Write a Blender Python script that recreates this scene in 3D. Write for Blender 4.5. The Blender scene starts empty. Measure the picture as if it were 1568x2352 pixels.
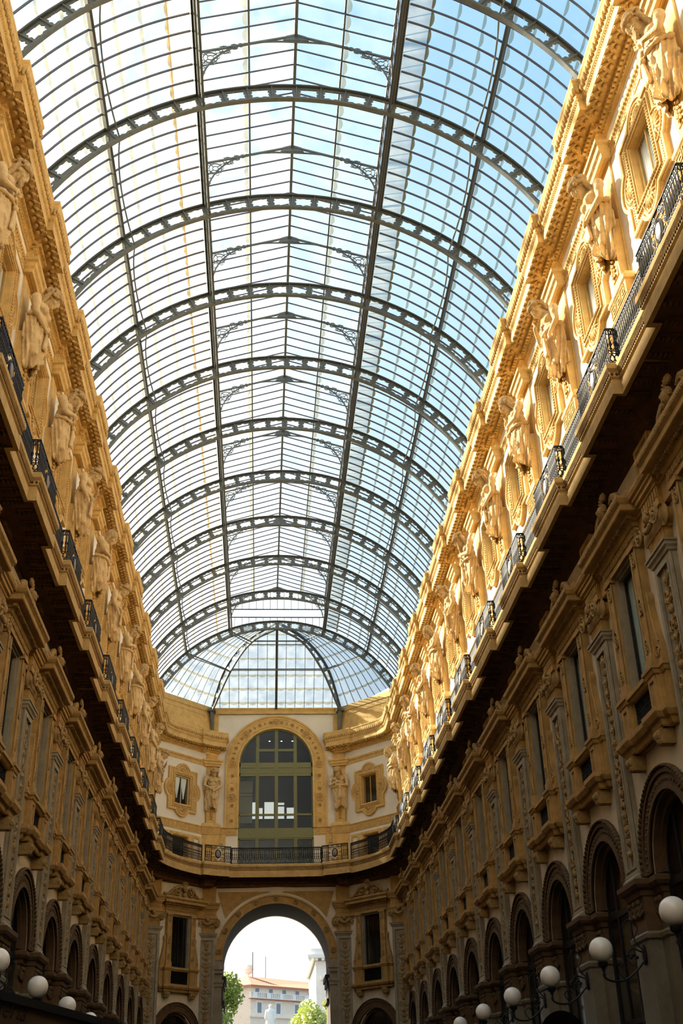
import bpy, bmesh, math, random
from math import pi, sin, cos, radians, sqrt, atan2
from mathutils import Vector, Matrix
from mathutils.geometry import tessellate_polygon
random.seed(7)
S = bpy.context.scene
COL = S.collection
P = 4.707            # bay length
Y1 = 24.833          # pilaster axis no. 1
XW = 7.45            # upper wall plane
def YK(k): return Y1 + (k - 1) * P
FLOOR = 0.2

# ------------------------------------------------------------------ materials
MATS = {}
def mat(name, col, rough=.8, var=.0, scale=6., bump=0., metal=0., col2=None, bscale=None, spec=.3, fine=0.):
    m = bpy.data.materials.new(name); m.use_nodes = True
    nt = m.node_tree; N = nt.nodes; L = nt.links
    b = N['Principled BSDF']
    b.inputs['Roughness'].default_value = rough; b.inputs['Metallic'].default_value = metal
    b.inputs['Specular IOR Level'].default_value = spec
    c = (*col, 1.)
    if var > 0 or col2:
        tc = N.new('ShaderNodeTexCoord'); nz = N.new('ShaderNodeTexNoise')
        nz.inputs['Scale'].default_value = scale; nz.inputs['Detail'].default_value = 6; nz.inputs['Roughness'].default_value = .65
        L.new(tc.outputs['Object'], nz.inputs['Vector'])
        cr = N.new('ShaderNodeValToRGB')
        c2 = (*(col2 or [x * (1 - var) for x in col]), 1.)
        cr.color_ramp.elements[0].color = c2; cr.color_ramp.elements[1].color = c
        cr.color_ramp.elements[0].position = .3; cr.color_ramp.elements[1].position = .62
        L.new(nz.outputs['Fac'], cr.inputs['Fac']); L.new(cr.outputs['Color'], b.inputs['Base Color'])
        if bump > 0:
            n2 = N.new('ShaderNodeTexNoise'); n2.inputs['Scale'].default_value = bscale or scale * 5; n2.inputs['Detail'].default_value = 5
            L.new(tc.outputs['Object'], n2.inputs['Vector'])
            bp = N.new('ShaderNodeBump'); bp.inputs['Strength'].default_value = bump; bp.inputs['Distance'].default_value = .03
            L.new(n2.outputs['Fac'], bp.inputs['Height']); L.new(bp.outputs['Normal'], b.inputs['Normal'])
    else:
        b.inputs['Base Color'].default_value = c
    MATS[name] = m
    return m
OCH = mat('ochre_stucco', (.70, .46, .165), .85, .28, 3., .35)
OCHC = mat('ochre_carved', (.68, .44, .16), .85, .42, 9., .7, bscale=40.)
STAT = mat('statue_stone', (.70, .50, .25), .85, .3, 5., .45, bscale=30.)
STATH = mat('statue_hair_stone', (.60, .40, .18), .9, .45, 16., .9, bscale=45.)
PLA = mat('cream_plaster', (.80, .74, .62), .9, .12, 1.2, .1)
LOCH = mat('lower_ochre_shaded', (.43, .265, .095), .85, .35, 3., .35)  # upper ochre darkened, shade of the lower storey put into the colour
LOCHC = mat('lower_carved_shaded', (.40, .26, .105), .85, .45, 9., .7, bscale=40.)  # carved ochre with the lower storey's shade in its colour
LPLA = mat('lower_plaster_shaded', (.66, .585, .47), .9, .2, 1.2, .1)  # cream plaster darkened to carry the dimmer light lower down
MAR = mat('grey_marble', (.31, .265, .19), .6, .35, 2.5, .05)
MARD = mat('veined_dark_marble', (.16, .13, .10), .4, .4, 4., .05)
OCHF = mat('balcony_edge_stone', (.52, .35, .14), .85, .3, 3., .35)
SOFF = mat('balcony_soffit_shaded', (.13, .065, .025), .9, .4, 3., .4)  # shade under the balcony painted in as a darker brown
AOCH = mat('arcade_ochre_shaded', (.12, .07, .033), .85, .35, 3., .35)  # ochre darkened, falling light at arcade level put into the colour
AOCHC = mat('arcade_carving_shaded', (.12, .075, .036), .85, .45, 9., .7, bscale=40.)  # carving darkened to match the shade painted into the arcade
PIER = mat('pier_marble', (.19, .165, .12), .5, .35, 2., .05)
BLK = mat('black_wrought_iron', (.008, .009, .012), .5, spec=.25)
IRON = mat('roof_iron', (.125, .14, .13), .5, .3, 4., metal=.0, spec=.4)
IROND = mat('roof_iron_dark', (.07, .075, .07), .55, .3, 4.)
BAR = mat('glazing_bar_paint', (.10, .10, .12), .55)
GRN = mat('green_window_frame', (.20, .205, .095), .5, .15, 8.)
WFR = mat('white_window_frame', (.62, .60, .55), .5)
CURT = mat('white_curtain', (.93, .93, .92), .9)
CURB = mat('blue_grey_curtain', (.5, .62, .63), .9, .2, 5.)
DARK = mat('dark_interior', (.012, .011, .010), .9)
FLR = mat('mosaic_floor', (.05, .042, .033), .35, .5, 1.5, .02)
GLOBE = mat('opal_glass_globe', (.86, .84, .82), .18, spec=.6)
BROWN = mat('canopy_cloth', (.05, .028, .014), .85, .2, 8.)
BROWNL = mat('canopy_lettering', (.012, .007, .004), .8)
ROOFT = mat('terracotta_tiles', (.62, .24, .15), .85, .35, 14., .6)
BLDG = mat('cream_facade', (.95, .82, .66), .9, .1, 2.)
BLDW = mat('white_facade_stone', (.9, .88, .82), .9, .08, 2.)
LEAF = mat('tree_leaves', (.34, .42, .08), .7, 0, 6., col2=(.07, .12, .02))
LEAFY = mat('pale_tree_leaves', (.62, .66, .22), .7, 0, 6., col2=(.36, .44, .10))
BARK = mat('tree_bark', (.10, .07, .05), .9)
MONU = mat('monument_marble', (.84, .85, .86), .6, .12, 2.)
PASS = mat('passage_stone_shaded', (.055, .042, .032), .9, .3, 3., .2)  # shade inside the passage painted in as a dark colour
HAIRM = mat('dark_hair', (.002, .0015, .001), 1., spec=0.)
SKIN = mat('skin', (.45, .27, .18), .6)
CLOTH = mat('dark_jacket', (.02, .02, .025), .9)
GRIL = mat('black_window_grille', (.006, .006, .007), .5)
MEDP = mat('pale_medallion', (.22, .21, .21), .6, .3, 8.)
MEDR = mat('red_medallion', (.20, .045, .04), .5)
WINL = mat('plaster_soffit', (.50, .40, .28), .9)

def glassmat(name, tint, fac, gloss=.06, dirt=(.8, .8, .74), dscale=1.3, var=.15, rough=.05):
    m = bpy.data.materials.new(name); m.use_nodes = True
    nt = m.node_tree; N = nt.nodes; L = nt.links; N.clear()
    out = N.new('ShaderNodeOutputMaterial')
    tr = N.new('ShaderNodeBsdfTransparent'); tr.inputs[0].default_value = (*tint, 1)
    tl = N.new('ShaderNodeBsdfTranslucent'); tl.inputs[0].default_value = (*dirt, 1)
    gl = N.new('ShaderNodeBsdfGlossy'); gl.inputs['Roughness'].default_value = rough
    tc = N.new('ShaderNodeTexCoord'); nz = N.new('ShaderNodeTexNoise'); nz.inputs['Scale'].default_value = dscale
    nz.inputs['Detail'].default_value = 4
    L.new(tc.outputs['Object'], nz.inputs['Vector'])
    mr = N.new('ShaderNodeMapRange'); mr.inputs['From Min'].default_value = .3; mr.inputs['From Max'].default_value = .7
    mr.inputs['To Min'].default_value = max(0, fac - var); mr.inputs['To Max'].default_value = fac + var
    L.new(nz.outputs['Fac'], mr.inputs['Value'])
    mx = N.new('ShaderNodeMixShader'); L.new(mr.outputs[0], mx.inputs[0]); L.new(tr.outputs[0], mx.inputs[1]); L.new(tl.outputs[0], mx.inputs[2])
    lw = N.new('ShaderNodeLayerWeight'); lw.inputs['Blend'].default_value = .5
    pw = N.new('ShaderNodeMath'); pw.operation = 'POWER'; pw.inputs[1].default_value = 4.5; L.new(lw.outputs['Facing'], pw.inputs[0])
    mu = N.new('ShaderNodeMath'); mu.operation = 'MULTIPLY_ADD'; mu.inputs[1].default_value = .85 * gloss / .06; mu.inputs[2].default_value = .04 * gloss / .06; mu.use_clamp = True
    L.new(pw.outputs[0], mu.inputs[0])
    m2 = N.new('ShaderNodeMixShader'); L.new(mu.outputs[0], m2.inputs[0]); L.new(mx.outputs[0], m2.inputs[1]); L.new(gl.outputs[0], m2.inputs[2])
    L.new(m2.outputs[0], out.inputs[0])
    return m
RGL = glassmat('roof_glass', (.96, .985, 1.), .07, .03, (.92, .93, .9), .9, .05)
RGS = glassmat('roof_glass_overlap', (.60, .54, .40), .10, .02, (.45, .36, .22), 3., .08)
RGD = glassmat('dirty_glass_overlap', (.26, .19, .10), .25, .01, (.40, .28, .13), 3., .12)
HGL = glassmat('tinted_half_dome_glass', (.52, .60, .66), .06, .03, (.6, .62, .6), 1.6, .05)  # darker blue-grey tint than the vault glass
RGF = glassmat('skylight_shaded_glass', (.40, .44, .44), .32, .02, (.74, .72, .62), 1.2, .08)  # grey tint paints in the shade of the raised skylight
WGL = glassmat('window_glass', (.95, .97, .97), .02, .06, var=.02)
DGL = glassmat('dark_window_glass', (.72, .75, .72), .03, .07, dscale=.8, var=.02, rough=.12)

# ------------------------------------------------------------------ mesh builder
class MB:
    def __init__(s): s.v = []; s.f = []
    def add(s, vs, fs, M=None):
        o = len(s.v)
        if M is not None: vs = [tuple(M @ Vector(v)) for v in vs]
        s.v += [tuple(v) for v in vs]; s.f += [tuple(i + o for i in f) for f in fs]
        return s
    def merge(s, b, M=None): return s.add(b.v, b.f, M)
    def box(s, x0, x1, y0, y1, z0, z1, M=None):
        vs = [(x0, y0, z0), (x1, y0, z0), (x1, y1, z0), (x0, y1, z0), (x0, y0, z1), (x1, y0, z1), (x1, y1, z1), (x0, y1, z1)]
        return s.add(vs, [(0, 3, 2, 1), (4, 5, 6, 7), (0, 1, 5, 4), (1, 2, 6, 5), (2, 3, 7, 6), (3, 0, 4, 7)], M)
    def tube(s, pts, r, n=6, cap=True, closed=False):
        pts = [Vector(p) for p in pts]; m = len(pts)
        rs = r if isinstance(r, (list, tuple)) else [r] * m
        o = len(s.v); up = None
        for i, p in enumerate(pts):
            a = pts[i - 1] if (i > 0 or closed) else p; b = pts[(i + 1) % m] if (i < m - 1 or closed) else p
            t = (b - a)
            if t.length < 1e-9: t = Vector((0, 0, 1))
            t.normalize()
            if up is None:
                up = Vector((0, 0, 1)) if abs(t.z) < .9 else Vector((1, 0, 0))
            x = t.cross(up)
            if x.length < 1e-6: x = t.orthogonal()
            x.normalize(); y = x.cross(t).normalized(); up = y
            for k in range(n):
                an = 2 * pi * (k + .5) / n
                s.v.append(tuple(p + (x * cos(an) + y * sin(an)) * rs[i]))
        for i in range(m if closed else m - 1):
            j = (i + 1) % m
            for k in range(n):
                k2 = (k + 1) % n
                s.f.append((o + i * n + k, o + i * n + k2, o + j * n + k2, o + j * n + k))
        if cap and not closed:
            s.f.append(tuple(o + k for k in range(n))[::-1]); s.f.append(tuple(o + (m - 1) * n + k for k in range(n)))
        return s
    def ell(s, c, r, nu=8, nv=5, M=None):
        vs = []; fs = []
        if not isinstance(r, (tuple, list)): r = (r, r, r)
        vs.append((0, 0, -1))
        for j in range(1, nv):
            a = pi * j / nv - pi / 2
            for i in range(nu): b = 2 * pi * i / nu; vs.append((cos(a) * cos(b), cos(a) * sin(b), sin(a)))
        vs.append((0, 0, 1)); T = len(vs) - 1
        for i in range(nu):
            i2 = (i + 1) % nu
            fs.append((0, 1 + i2, 1 + i)); fs.append((T, 1 + (nv - 2) * nu + i, 1 + (nv - 2) * nu + i2))
            for j in range(nv - 2): fs.append((1 + j * nu + i, 1 + j * nu + i2, 1 + (j + 1) * nu + i2, 1 + (j + 1) * nu + i))
        MM = Matrix.Translation(c) @ (M if M is not None else Matrix.Identity(4)) @ Matrix.Diagonal((*r, 1))
        return s.add(vs, fs, MM)
    def lathe(s, prof, c=(0, 0, 0), n=12, M=None):
        vs = []; fs = []
        for r, z in prof:
            for i in range(n): a = 2 * pi * i / n; vs.append((r * cos(a), r * sin(a), z))
        for j in range(len(prof) - 1):
            for i in range(n):
                i2 = (i + 1) % n; fs.append((j * n + i, j * n + i2, (j + 1) * n + i2, (j + 1) * n + i))
        fs.append(tuple(range(n))[::-1]); fs.append(tuple((len(prof) - 1) * n + i for i in range(n)))
        MM = Matrix.Translation(c) @ (M if M is not None else Matrix.Identity(4))
        return s.add(vs, fs, MM)
    def prism(s, loops, fn, d0, d1):
        """loops: outer + holes in 2D; fn(u,v,d)->3D"""
        L3 = [[Vector((u, v, 0)) for u, v in lp] for lp in loops]
        tris = tessellate_polygon(L3)
        flat = [p for lp in loops for p in lp]; n = len(flat); o = len(s.v)
        for u, v in flat: s.v.append(tuple(fn(u, v, d0)))
        for u, v in flat: s.v.append(tuple(fn(u, v, d1)))
        for t in tris:
            s.f.append(tuple(o + i for i in t)); s.f.append(tuple(o + n + i for i in t[::-1]))
        b = o
        for lp in loops:
            m = len(lp)
            for i in range(m):
                j = (i + 1) % m; s.f.append((b + i, b + j, b + n + j, b + n + i))
            b += m
        return s
    def wallp(s, loops, y0, y1):      # loops in (x,z), extruded in y
        return s.prism(loops, lambda u, v, d: (u, d, v), y0, y1)
    def sweep(s, prof, path, cap=True):
        pts = [Vector((p[0], p[1])) for p in path]; n = len(pts); m = len(prof); o = len(s.v)
        for i, p in enumerate(pts):
            def nm(a, b): t = (b - a).normalized(); return Vector((t.y, -t.x))
            if i == 0: mt = nm(p, pts[1])
            elif i == n - 1: mt = nm(pts[i - 1], p)
            else:
                n1 = nm(pts[i - 1], p); n2 = nm(p, pts[i + 1]); mt = (n1 + n2) / max(.25, 1 + n1.dot(n2))
            for d, z in prof: q = p + mt * d; s.v.append((q.x, q.y, z))
        for i in range(n - 1):
            for j in range(m - 1):
                a = o + i * m + j; s.f.append((a, a + m, a + m + 1, a + 1))
        if cap:
            s.f.append(tuple(o + j for j in range(m))); s.f.append(tuple(o + (n - 1) * m + j for j in range(m))[::-1])
        return s
    def build(s, name, m, parent=None, smooth=None, fixn=True):
        me = bpy.data.meshes.new(name); me.from_pydata(s.v, [], s.f)
        ms = m if isinstance(m, (list, tuple)) else [m]
        for x in ms: me.materials.append(x)
        if fixn:
            bm = bmesh.new(); bm.from_mesh(me); bmesh.ops.recalc_face_normals(bm, faces=bm.faces); bm.to_mesh(me); bm.free()
        if smooth:
            me.polygons.foreach_set('use_smooth', [True] * len(me.polygons))
            if smooth < 180: me.set_sharp_from_angle(angle=radians(smooth))
        me.update()
        ob = bpy.data.objects.new(name, me); COL.objects.link(ob)
        if parent is not None: ob.parent = parent
        return ob
def T(x=0, y=0, z=0): return Matrix.Translation((x, y, z))
def RZ(a): return Matrix.Rotation(a, 4, 'Z')
def RX(a): return Matrix.Rotation(a, 4, 'X')
def RY(a): return Matrix.Rotation(a, 4, 'Y')
def cr(pts, n):
    out = []
    q = [Vector(p) for p in pts]; q = [q[0] * 2 - q[1]] + q + [q[-1] * 2 - q[-2]]
    for i in range(1, len(q) - 2):
        for j in range(n):
            t = j / n; a, b_, c, d = q[i - 1], q[i], q[i + 1], q[i + 2]
            out.append(.5 * ((2 * b_) + (c - a) * t + (2 * a - 5 * b_ + 4 * c - d) * t * t + (3 * b_ - a - 3 * c + d) * t ** 3))
    out.append(q[-2]); return out
def circ(cx, cz, r, a0=0, a1=360, n=24, close=False):
    return [(cx + r * cos(radians(a0 + (a1 - a0) * i / n)), cz + r * sin(radians(a0 + (a1 - a0) * i / n))) for i in range(n + (0 if close else 1))]
def rect(x0, x1, z0, z1): return [(x0, z0), (x1, z0), (x1, z1), (x0, z1)]
def archloop(hw, z0, zs, R=None, n=20):      # opening: vertical jambs to zs, half circle above
    return [(-hw, z0), (hw, z0)] + circ(0, zs, hw, 0, 180, n)
def tag(o, label, cat, group=None):
    o['label'] = label; o['category'] = cat
    if group: o['group'] = group
    return o
def struct(o): o['kind'] = 'structure'; return o
def thing(name, label, cat, loc=(0, 0, 0), rz=0, group=None):
    o = bpy.data.objects.new(name, None); COL.objects.link(o); o.location = loc; o.rotation_euler = (0, 0, rz)
    o.empty_display_size = .2
    return tag(o, label, cat, group)
KIDS = {}
def kids(o):
    q = o.as_pointer()
    if q not in KIDS: KIDS[q] = [c for c in bpy.data.objects if c.parent == o]
    return KIDS[q]
def copytree(o, parent=None):
    c = o.copy(); COL.objects.link(c)
    if parent is not None: c.parent = parent; 
    for ch in kids(o): copytree(ch, c)
    return c
USED = set()
def place(proto, loc, rz, label=None, group=None, cat=None):
    if proto.as_pointer() in USED: o = copytree(proto)
    else: USED.add(proto.as_pointer()); kids(proto); o = proto; [kids(c) for c in kids(proto)]
    o.location = loc; o.rotation_euler = (0, 0, rz)
    if label: o['label'] = label
    if group: o['group'] = group
    if cat: o['category'] = cat
    return o
ORD = ['nearest', 'second', 'third', 'fourth', 'fifth', 'sixth', 'seventh', 'eighth', 'ninth', 'tenth', 'eleventh', 'twelfth', 'thirteenth']
def nth(i): return ORD[i] if i == 0 else ORD[i] + ' from near end'
def seen(k, k0, txt, hidden):      # ordinal counted from the first one in view
    return txt % nth(k - k0) if k >= k0 else hidden
def side_xf(side, k, z=0., x=XW):          # side +1 right wall, -1 left wall
    return (side * x, YK(k), z), (-pi / 2 if side > 0 else pi / 2)
SN = {1: 'right', -1: 'left'}
trim_n = [0]
def trim(o):
    trim_n[0] += 1; o.name = 'trim_%d' % trim_n[0]; return struct(o)
def along(path, d, pitch, margin=0.):
    """positions along each straight segment, offset d outward: (x,y,angle)"""
    out = []; pts = [Vector((p[0], p[1])) for p in path]; off = []; n = len(pts)
    nm = lambda a, b: Vector(((b - a).normalized().y, -(b - a).normalized().x))
    for i, p in enumerate(pts):
        if i == 0: mt = nm(p, pts[1])
        elif i == n - 1: mt = nm(pts[i - 1], p)
        else: n1 = nm(pts[i - 1], p); n2 = nm(p, pts[i + 1]); mt = (n1 + n2) / max(.25, 1 + n1.dot(n2))
        off.append(p + mt * d)
    for i in range(n - 1):
        a, b = off[i], off[i + 1]; t = b - a; Ls = t.length; t0 = pts[i + 1] - pts[i]
        if Ls < pitch * .8 or t.dot(t0) <= 0: continue
        t.normalize(); cnt = max(1, int(round((Ls - 2 * margin) / pitch)))
        for i in range(cnt):
            p = a + t * (margin + (Ls - 2 * margin) * (i + .5) / cnt)
            out.append((p.x, p.y, atan2(t.y, t.x)))
    return out
def spiral(cx, cz, r0, r1, turns, a0, sgn, y, n=22):
    return [(cx + (r0 + (r1 - r0) * i / n) * cos(a0 + sgn * 2 * pi * turns * i / n), y, cz + (r0 + (r1 - r0) * i / n) * sin(a0 + sgn * 2 * pi * turns * i / n)) for i in range(n + 1)]
def vox(b, name, m, vs=.02, parent=None, smooth=2):
    me = bpy.data.meshes.new('tmp'); me.from_pydata(b.v, [], b.f); me.update()
    o = bpy.data.objects.new('tmp', me); COL.objects.link(o)
    r = o.modifiers.new('r', 'REMESH'); r.mode = 'VOXEL'; r.voxel_size = vs
    sm = o.modifiers.new('s', 'SMOOTH'); sm.iterations = smooth; sm.factor = .5
    dg = bpy.context.evaluated_depsgraph_get(); dg.update()
    me2 = bpy.data.meshes.new_from_object(o.evaluated_get(dg)); me2.name = name
    bpy.data.objects.remove(o)
    me2.materials.clear(); me2.materials.append(m)
    me2.polygons.foreach_set('use_smooth', [True] * len(me2.polygons))
    ob = bpy.data.objects.new(name, me2); COL.objects.link(ob)
    if parent is not None: ob.parent = parent
    return ob
def cap(b, a, c, ra, rb, n=10):        # tapered capsule
    a = Vector(a); c = Vector(c); d = c - a
    b.tube([a, c], [ra, rb], n); b.ell(a, ra, n, 6); b.ell(c, rb, n, 6)

# ------------------------------------------------------------------ herm statues
def leaves(b, c, n, r, a0, a1, L=.1, w=.03, th=.03, y=0):
    for i in range(n):
        a = radians(a0 + (a1 - a0) * (i / (n - 1) if n > 1 else .5))
        b.ell((c[0] + cos(a) * r, y + c[1], c[2] + sin(a) * r), (L, th, w), 6, 4, RY(-a))
def hand(b, p, d, up, sgn):
    """palm at p pointing along d, five fingers"""
    p = Vector(p); d = Vector(d).normalized(); up = Vector(up).normalized(); s = d.cross(up).normalized()
    b.ell(p + d * .05, (.062, .062, .05), 8, 6)
    for i, (ln, off) in enumerate(zip((.10, .12, .115, .09), (-.045, -.015, .017, .046))):
        q = p + d * .085 + s * off
        m = q + d * ln * .55 + up * -.012; e = m + d * ln * .4 + up * -.045
        cap(b, q, m, .019, .017, 6); cap(b, m, e, .017, .014, 6)
    q = p + d * .02 + s * (-.055 * sgn); cap(b, q, q + d * .05 + s * (-.05 * sgn), .02, .016, 6)
def herm(kind):
    names = {0: 'bearded', 1: 'young woman', 2: 'young man', 3: 'hooded'}
    root = thing('herm_statue', '', 'statue')
    b = MB(); E = b.ell
    # torso, leaning outward at the shoulders
    E((0, -.34, .98), (.33, .25, .22), 12, 8); E((0, -.34, 1.2), (.255, .20, .22), 12, 8)
    E((0, -.38, 1.42), (.30, .215, .22), 12, 8); E((0, -.42, 1.62), (.34, .22, .19), 12, 8)
    for s in (-1, 1):
        if kind == 1: E((s * .14, -.57, 1.52), (.115, .11, .11), 10, 7)
        else: E((s * .14, -.54, 1.56), (.15, .09, .10), 10, 7)
        E((s * .36, -.40, 1.72), (.14, .13, .14), 10, 7); E((s * .2, -.36, 1.78), (.17, .13, .09), 10, 7)
        for j in range(3): E((s * .06, -.54 + .02 * j, 1.32 - .11 * j), (.055, .03, .05), 6, 5)
    cap(b, (0, -.40, 1.74), (0, -.58, 1.90), .15, .125)
    # head bowed forward: H maps head-local (face toward -y) 
    H = T(0, -.68, 1.95) @ RX(radians(34)) @ RZ(radians({0: -14, 1: -10, 2: 12, 3: -6}[kind])) @ Matrix.Diagonal((1.22, 1.2, 1.2, 1))
    def he(c, r, m=b, R=None): m.ell((0, 0, 0), (1, 1, 1), 10, 7, H @ T(*c) @ (R or Matrix.Identity(4)) @ Matrix.Diagonal((*r, 1)))
    he((0, .02, .04), (.135, .165, .165)); he((0, -.05, -.07), (.10, .11, .12)); he((0, -.09, -.145), (.06, .05, .045))
    he((0, -.165, -.025), (.022, .035, .055)); he((0, -.185, -.06), (.03, .025, .02))          # nose
    he((0, -.135, .045), (.10, .035, .02))                                                       # brow
    for s in (-1, 1):
        he((s * .05, -.135, .005), (.028, .016, .014)); he((s * .075, -.10, -.05), (.04, .04, .04)); he((s * .135, .01, -.01), (.015, .03, .04))
    he((0, -.15, -.098), (.042, .02, .010)); he((0, -.145, -.118), (.036, .02, .010))
    # arms
    def arm(s, el, wr, hd, up):
        sh = Vector((s * .40, -.41, 1.70)); el = Vector(el); wr = Vector(wr)
        cap(b, sh, el, .105, .080); E((sh + el) / 2 + Vector((s * .01, -.015, .02)), (.095, .10, .15), 8, 6); cap(b, el, wr, .080, .050)
        hand(b, wr, hd, up, s)
    if kind == 0:      # arms folded over the chest
        arm(1, (.50, -.52, 1.26), (.08, -.70, 1.38), (-.9, 0, .2), (0, 1, .2)); arm(-1, (-.50, -.50, 1.24), (-.05, -.66, 1.22), (.9, 0, .2), (0, 1, 0))
    elif kind == 1:    # hands joined low
        arm(1, (.47, -.45, 1.28), (.10, -.64, 1.02), (-.75, -.1, -.5), (0, 1, 0)); arm(-1, (-.47, -.45, 1.28), (-.10, -.66, 1.04), (.75, -.1, -.5), (0, 1, 0))
    elif kind == 2:    # one arm hangs to the hip, the other hand at the chest
        arm(1, (.52, -.42, 1.28), (.40, -.58, .98), (-.3, -.2, -.9), (0, 1, 0)); arm(-1, (-.50, -.55, 1.30), (-.22, -.74, 1.50), (.5, -.1, .7), (0, 1, 0))
    else:              # arms crossed under the chest
        arm(1, (.48, -.56, 1.30), (.02, -.68, 1.30), (-.95, .05, .05), (0, 1, 0)); arm(-1, (-.49, -.50, 1.22), (-.30, -.66, 1.52), (.4, 0, .85), (0, 1, 0))
    # hidden thighs run down into the drapery
    cap(b, (.15, -.34, .95), (.14, -.42, .35), .20, .13); cap(b, (-.15, -.34, .95), (-.12, -.36, .35), .20, .13)
    body = vox(b, 'body', STAT, .018, root, 2)
    # hair / beard / hood
    h = MB(); rnd = random.Random(kind)
    if kind == 3:
        he((0, .05, .07), (.17, .19, .18), h)
        for s in (-1, 1):
            cap(h, H @ Vector((s * .15, .02, .05)), (s * .26, -.50, 1.70), .07, .05)
            cap(h, H @ Vector((s * .12, .10, .05)), (s * .16, -.40, 1.78), .08, .07)
    else:
        for i in range(46):
            a = rnd.uniform(0, 2 * pi); e = rnd.uniform(.0, 1.)
            zz = .02 + .17 * sin(e * 1.5); rr = .155 * cos(e * 1.5) + .02
            yy = .03 + rr * sin(a) * 1.1; xx = rr * cos(a)
            if yy < -.10 and zz < .09: continue
            he((xx, yy, zz + .02), (.042, .042, .042), h)
        for i in range(10):
            a = radians(200 + 140 * i / 9); he((.15 * cos(a), .03 + .18 * sin(a), .10), (.045, .04, .05), h)
        for s in (-1, 1):
            for j in range(5 if kind != 2 else 2): he((s * (.14 + .012 * j), .06, .04 - .075 * j), (.05, .06, .055), h)
        for s in (-1, 0, 1):      # locks falling over the nape towards the shoulders
            for j in range(5): h.ell((s * .12 + .02 * sin(j * 2.1 + s), -.60 + .05 * j, 1.99 - .035 * j - .02 * abs(s)), (.062, .062, .05), 7, 5)
    if kind == 0:
        for i in range(26):
            t = rnd.random(); x = rnd.uniform(-.1, .1) * (1 - .5 * t); he((x, -.12 - .05 * t - .02 * rnd.random(), -.11 - .17 * t), (.034, .034, .045), h)
    vox(h, 'beard_and_hair' if kind == 0 else 'hood' if kind == 3 else 'hair', STATH, .016, root, 1)
    # drapery: folded cloth wrapped round the hips down to the shaft
    d = MB(); nu, nv = 84, 30; rows = []
    sw = {0: .0, 1: .9, 2: -.7, 3: 1.6}[kind]
    for j in range(nv + 1):
        t = j / nv; z = 1.16 - 1.16 * t
        for i in range(nu + 1):
            a = pi * (-.06 + 1.12 * i / nu)          # half wrap, front side
            w = .42 - .13 * t - .05 * (t > .97); dep = .36 - .02 * t
            f = .034 * (1 - 2 * abs(sin((a * 9 + t * 4.5 + sw) / 2))) + .028 * (1 - 2 * abs(sin((a * 21 - t * 9 + sw * 2) / 2))) + .02 * sin(a * 4 + t * 3)
            f *= .5 + t
            hem = .10 * sin(a * 2.2 + sw) * t ** 3 + .03 * sin(a * 11) * t ** 4
            tip = .10 * (1 - t) * (1 if kind in (1, 2) else -.3) * cos(a)
            d.v.append(((w + f) * cos(a), -.24 - (dep + f) * max(-.1, sin(a)), z + tip - hem))
    for j in range(nv):
        for i in range(nu):
            a = j * (nu + 1) + i; d.f.append((a, a + 1, a + nu + 2, a + nu + 1))
    n0 = len(d.v)
    # waist roll and knot
    d.tube([(.44 * cos(a), -.24 - .38 * sin(a), 1.17 + (.09 if kind in (1, 2) else -.03) * cos(a)) for a in [pi * i / 16 for i in range(17)]], [.05 + .02 * sin(i * 2.1) for i in range(17)], 7)
    kx = {0: -.1, 1: .0, 2: .12, 3: -.18}[kind]
    d.ell((kx, -.66, 1.08), (.08, .07, .08)); 
    for q in range(4): cap(d, (kx, -.66, 1.06), (kx + .05 * (q - 1.5), -.64, .62 - .1 * (q % 2)), .035, .05, 6)
    o = d.build('drapery', STAT, root, 60)
    md = o.modifiers.new('s', 'SOLIDIFY'); md.thickness = .04; md.offset = -1
    return root
def herm_pillar():
    root = thing('herm_pillar', '', 'pillar')
    b = MB()   # tapered shaft, narrow at the bottom
    z0, z1 = 18.55, 20.3
    b.add([(-.30, -.22, z0), (.30, -.22, z0), (.30, 0, z0), (-.30, 0, z0), (-.34, -.34, z1), (.34, -.34, z1), (.34, 0, z1), (-.34, 0, z1)],
          [(0, 3, 2, 1), (4, 5, 6, 7), (0, 1, 5, 4), (1, 2, 6, 5), (2, 3, 7, 6), (3, 0, 4, 7)])
    b.box(-.36, .36, -.06, 0, z0, 22.3)
    b.box(-.20, .20, -.26, -.2, z0 + .2, 19.6)
    b.build('shaft', OCH, root)
    g = MB(); r = random.Random(3)
    for j in range(7):
        z = 19.6 - j * .13
        for s in (-1, 1): g.ell((s * (.05 + .03 * (j % 2)), -.29 - .012 * (6 - j) * .3, z), (.06, .03, .045), 6, 4, RY(s * .6))
        g.ell((0, -.30, z + .05), (.035, .035, .05), 6, 4)
    g.build('floral_drop', OCHC, root, 60)
    c = MB(); c.sweep([(0, 22.15), (.1, 22.15), (.12, 22.25), (.18, 22.3), (.2, 22.42), (.26, 22.46), (.26, 22.56), (0, 22.56)], [(-.40, 0), (-.40, -.16), (.40, -.16), (.40, 0)], False)
    c.box(-.39, .39, -.15, 0, 22.16, 22.55); c.box(-.36, .36, -.18, 0, 22.5, 23.0)
    c.build('cap', OCH, root)
    e = MB(); e.sweep([(0, 15.42), (.04, 15.42), (.04, 17.85), (.08, 17.9), (.08, 18.28), (.12, 18.32), (.12, 18.42), (.02, 18.58), (0, 18.58)], [(-.5, 0), (-.5, -.2), (.5, -.2), (.5, 0)], False)
    e.box(-.49, .49, -.19, 0, 15.42, 18.57); PLN = e.build('plinth', OCH, root)
    k = MB(); meander(k, -.52, .52, 17.92, 18.27, -.285); k.build('key_pattern', OCHC, PLN)
    return root
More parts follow.
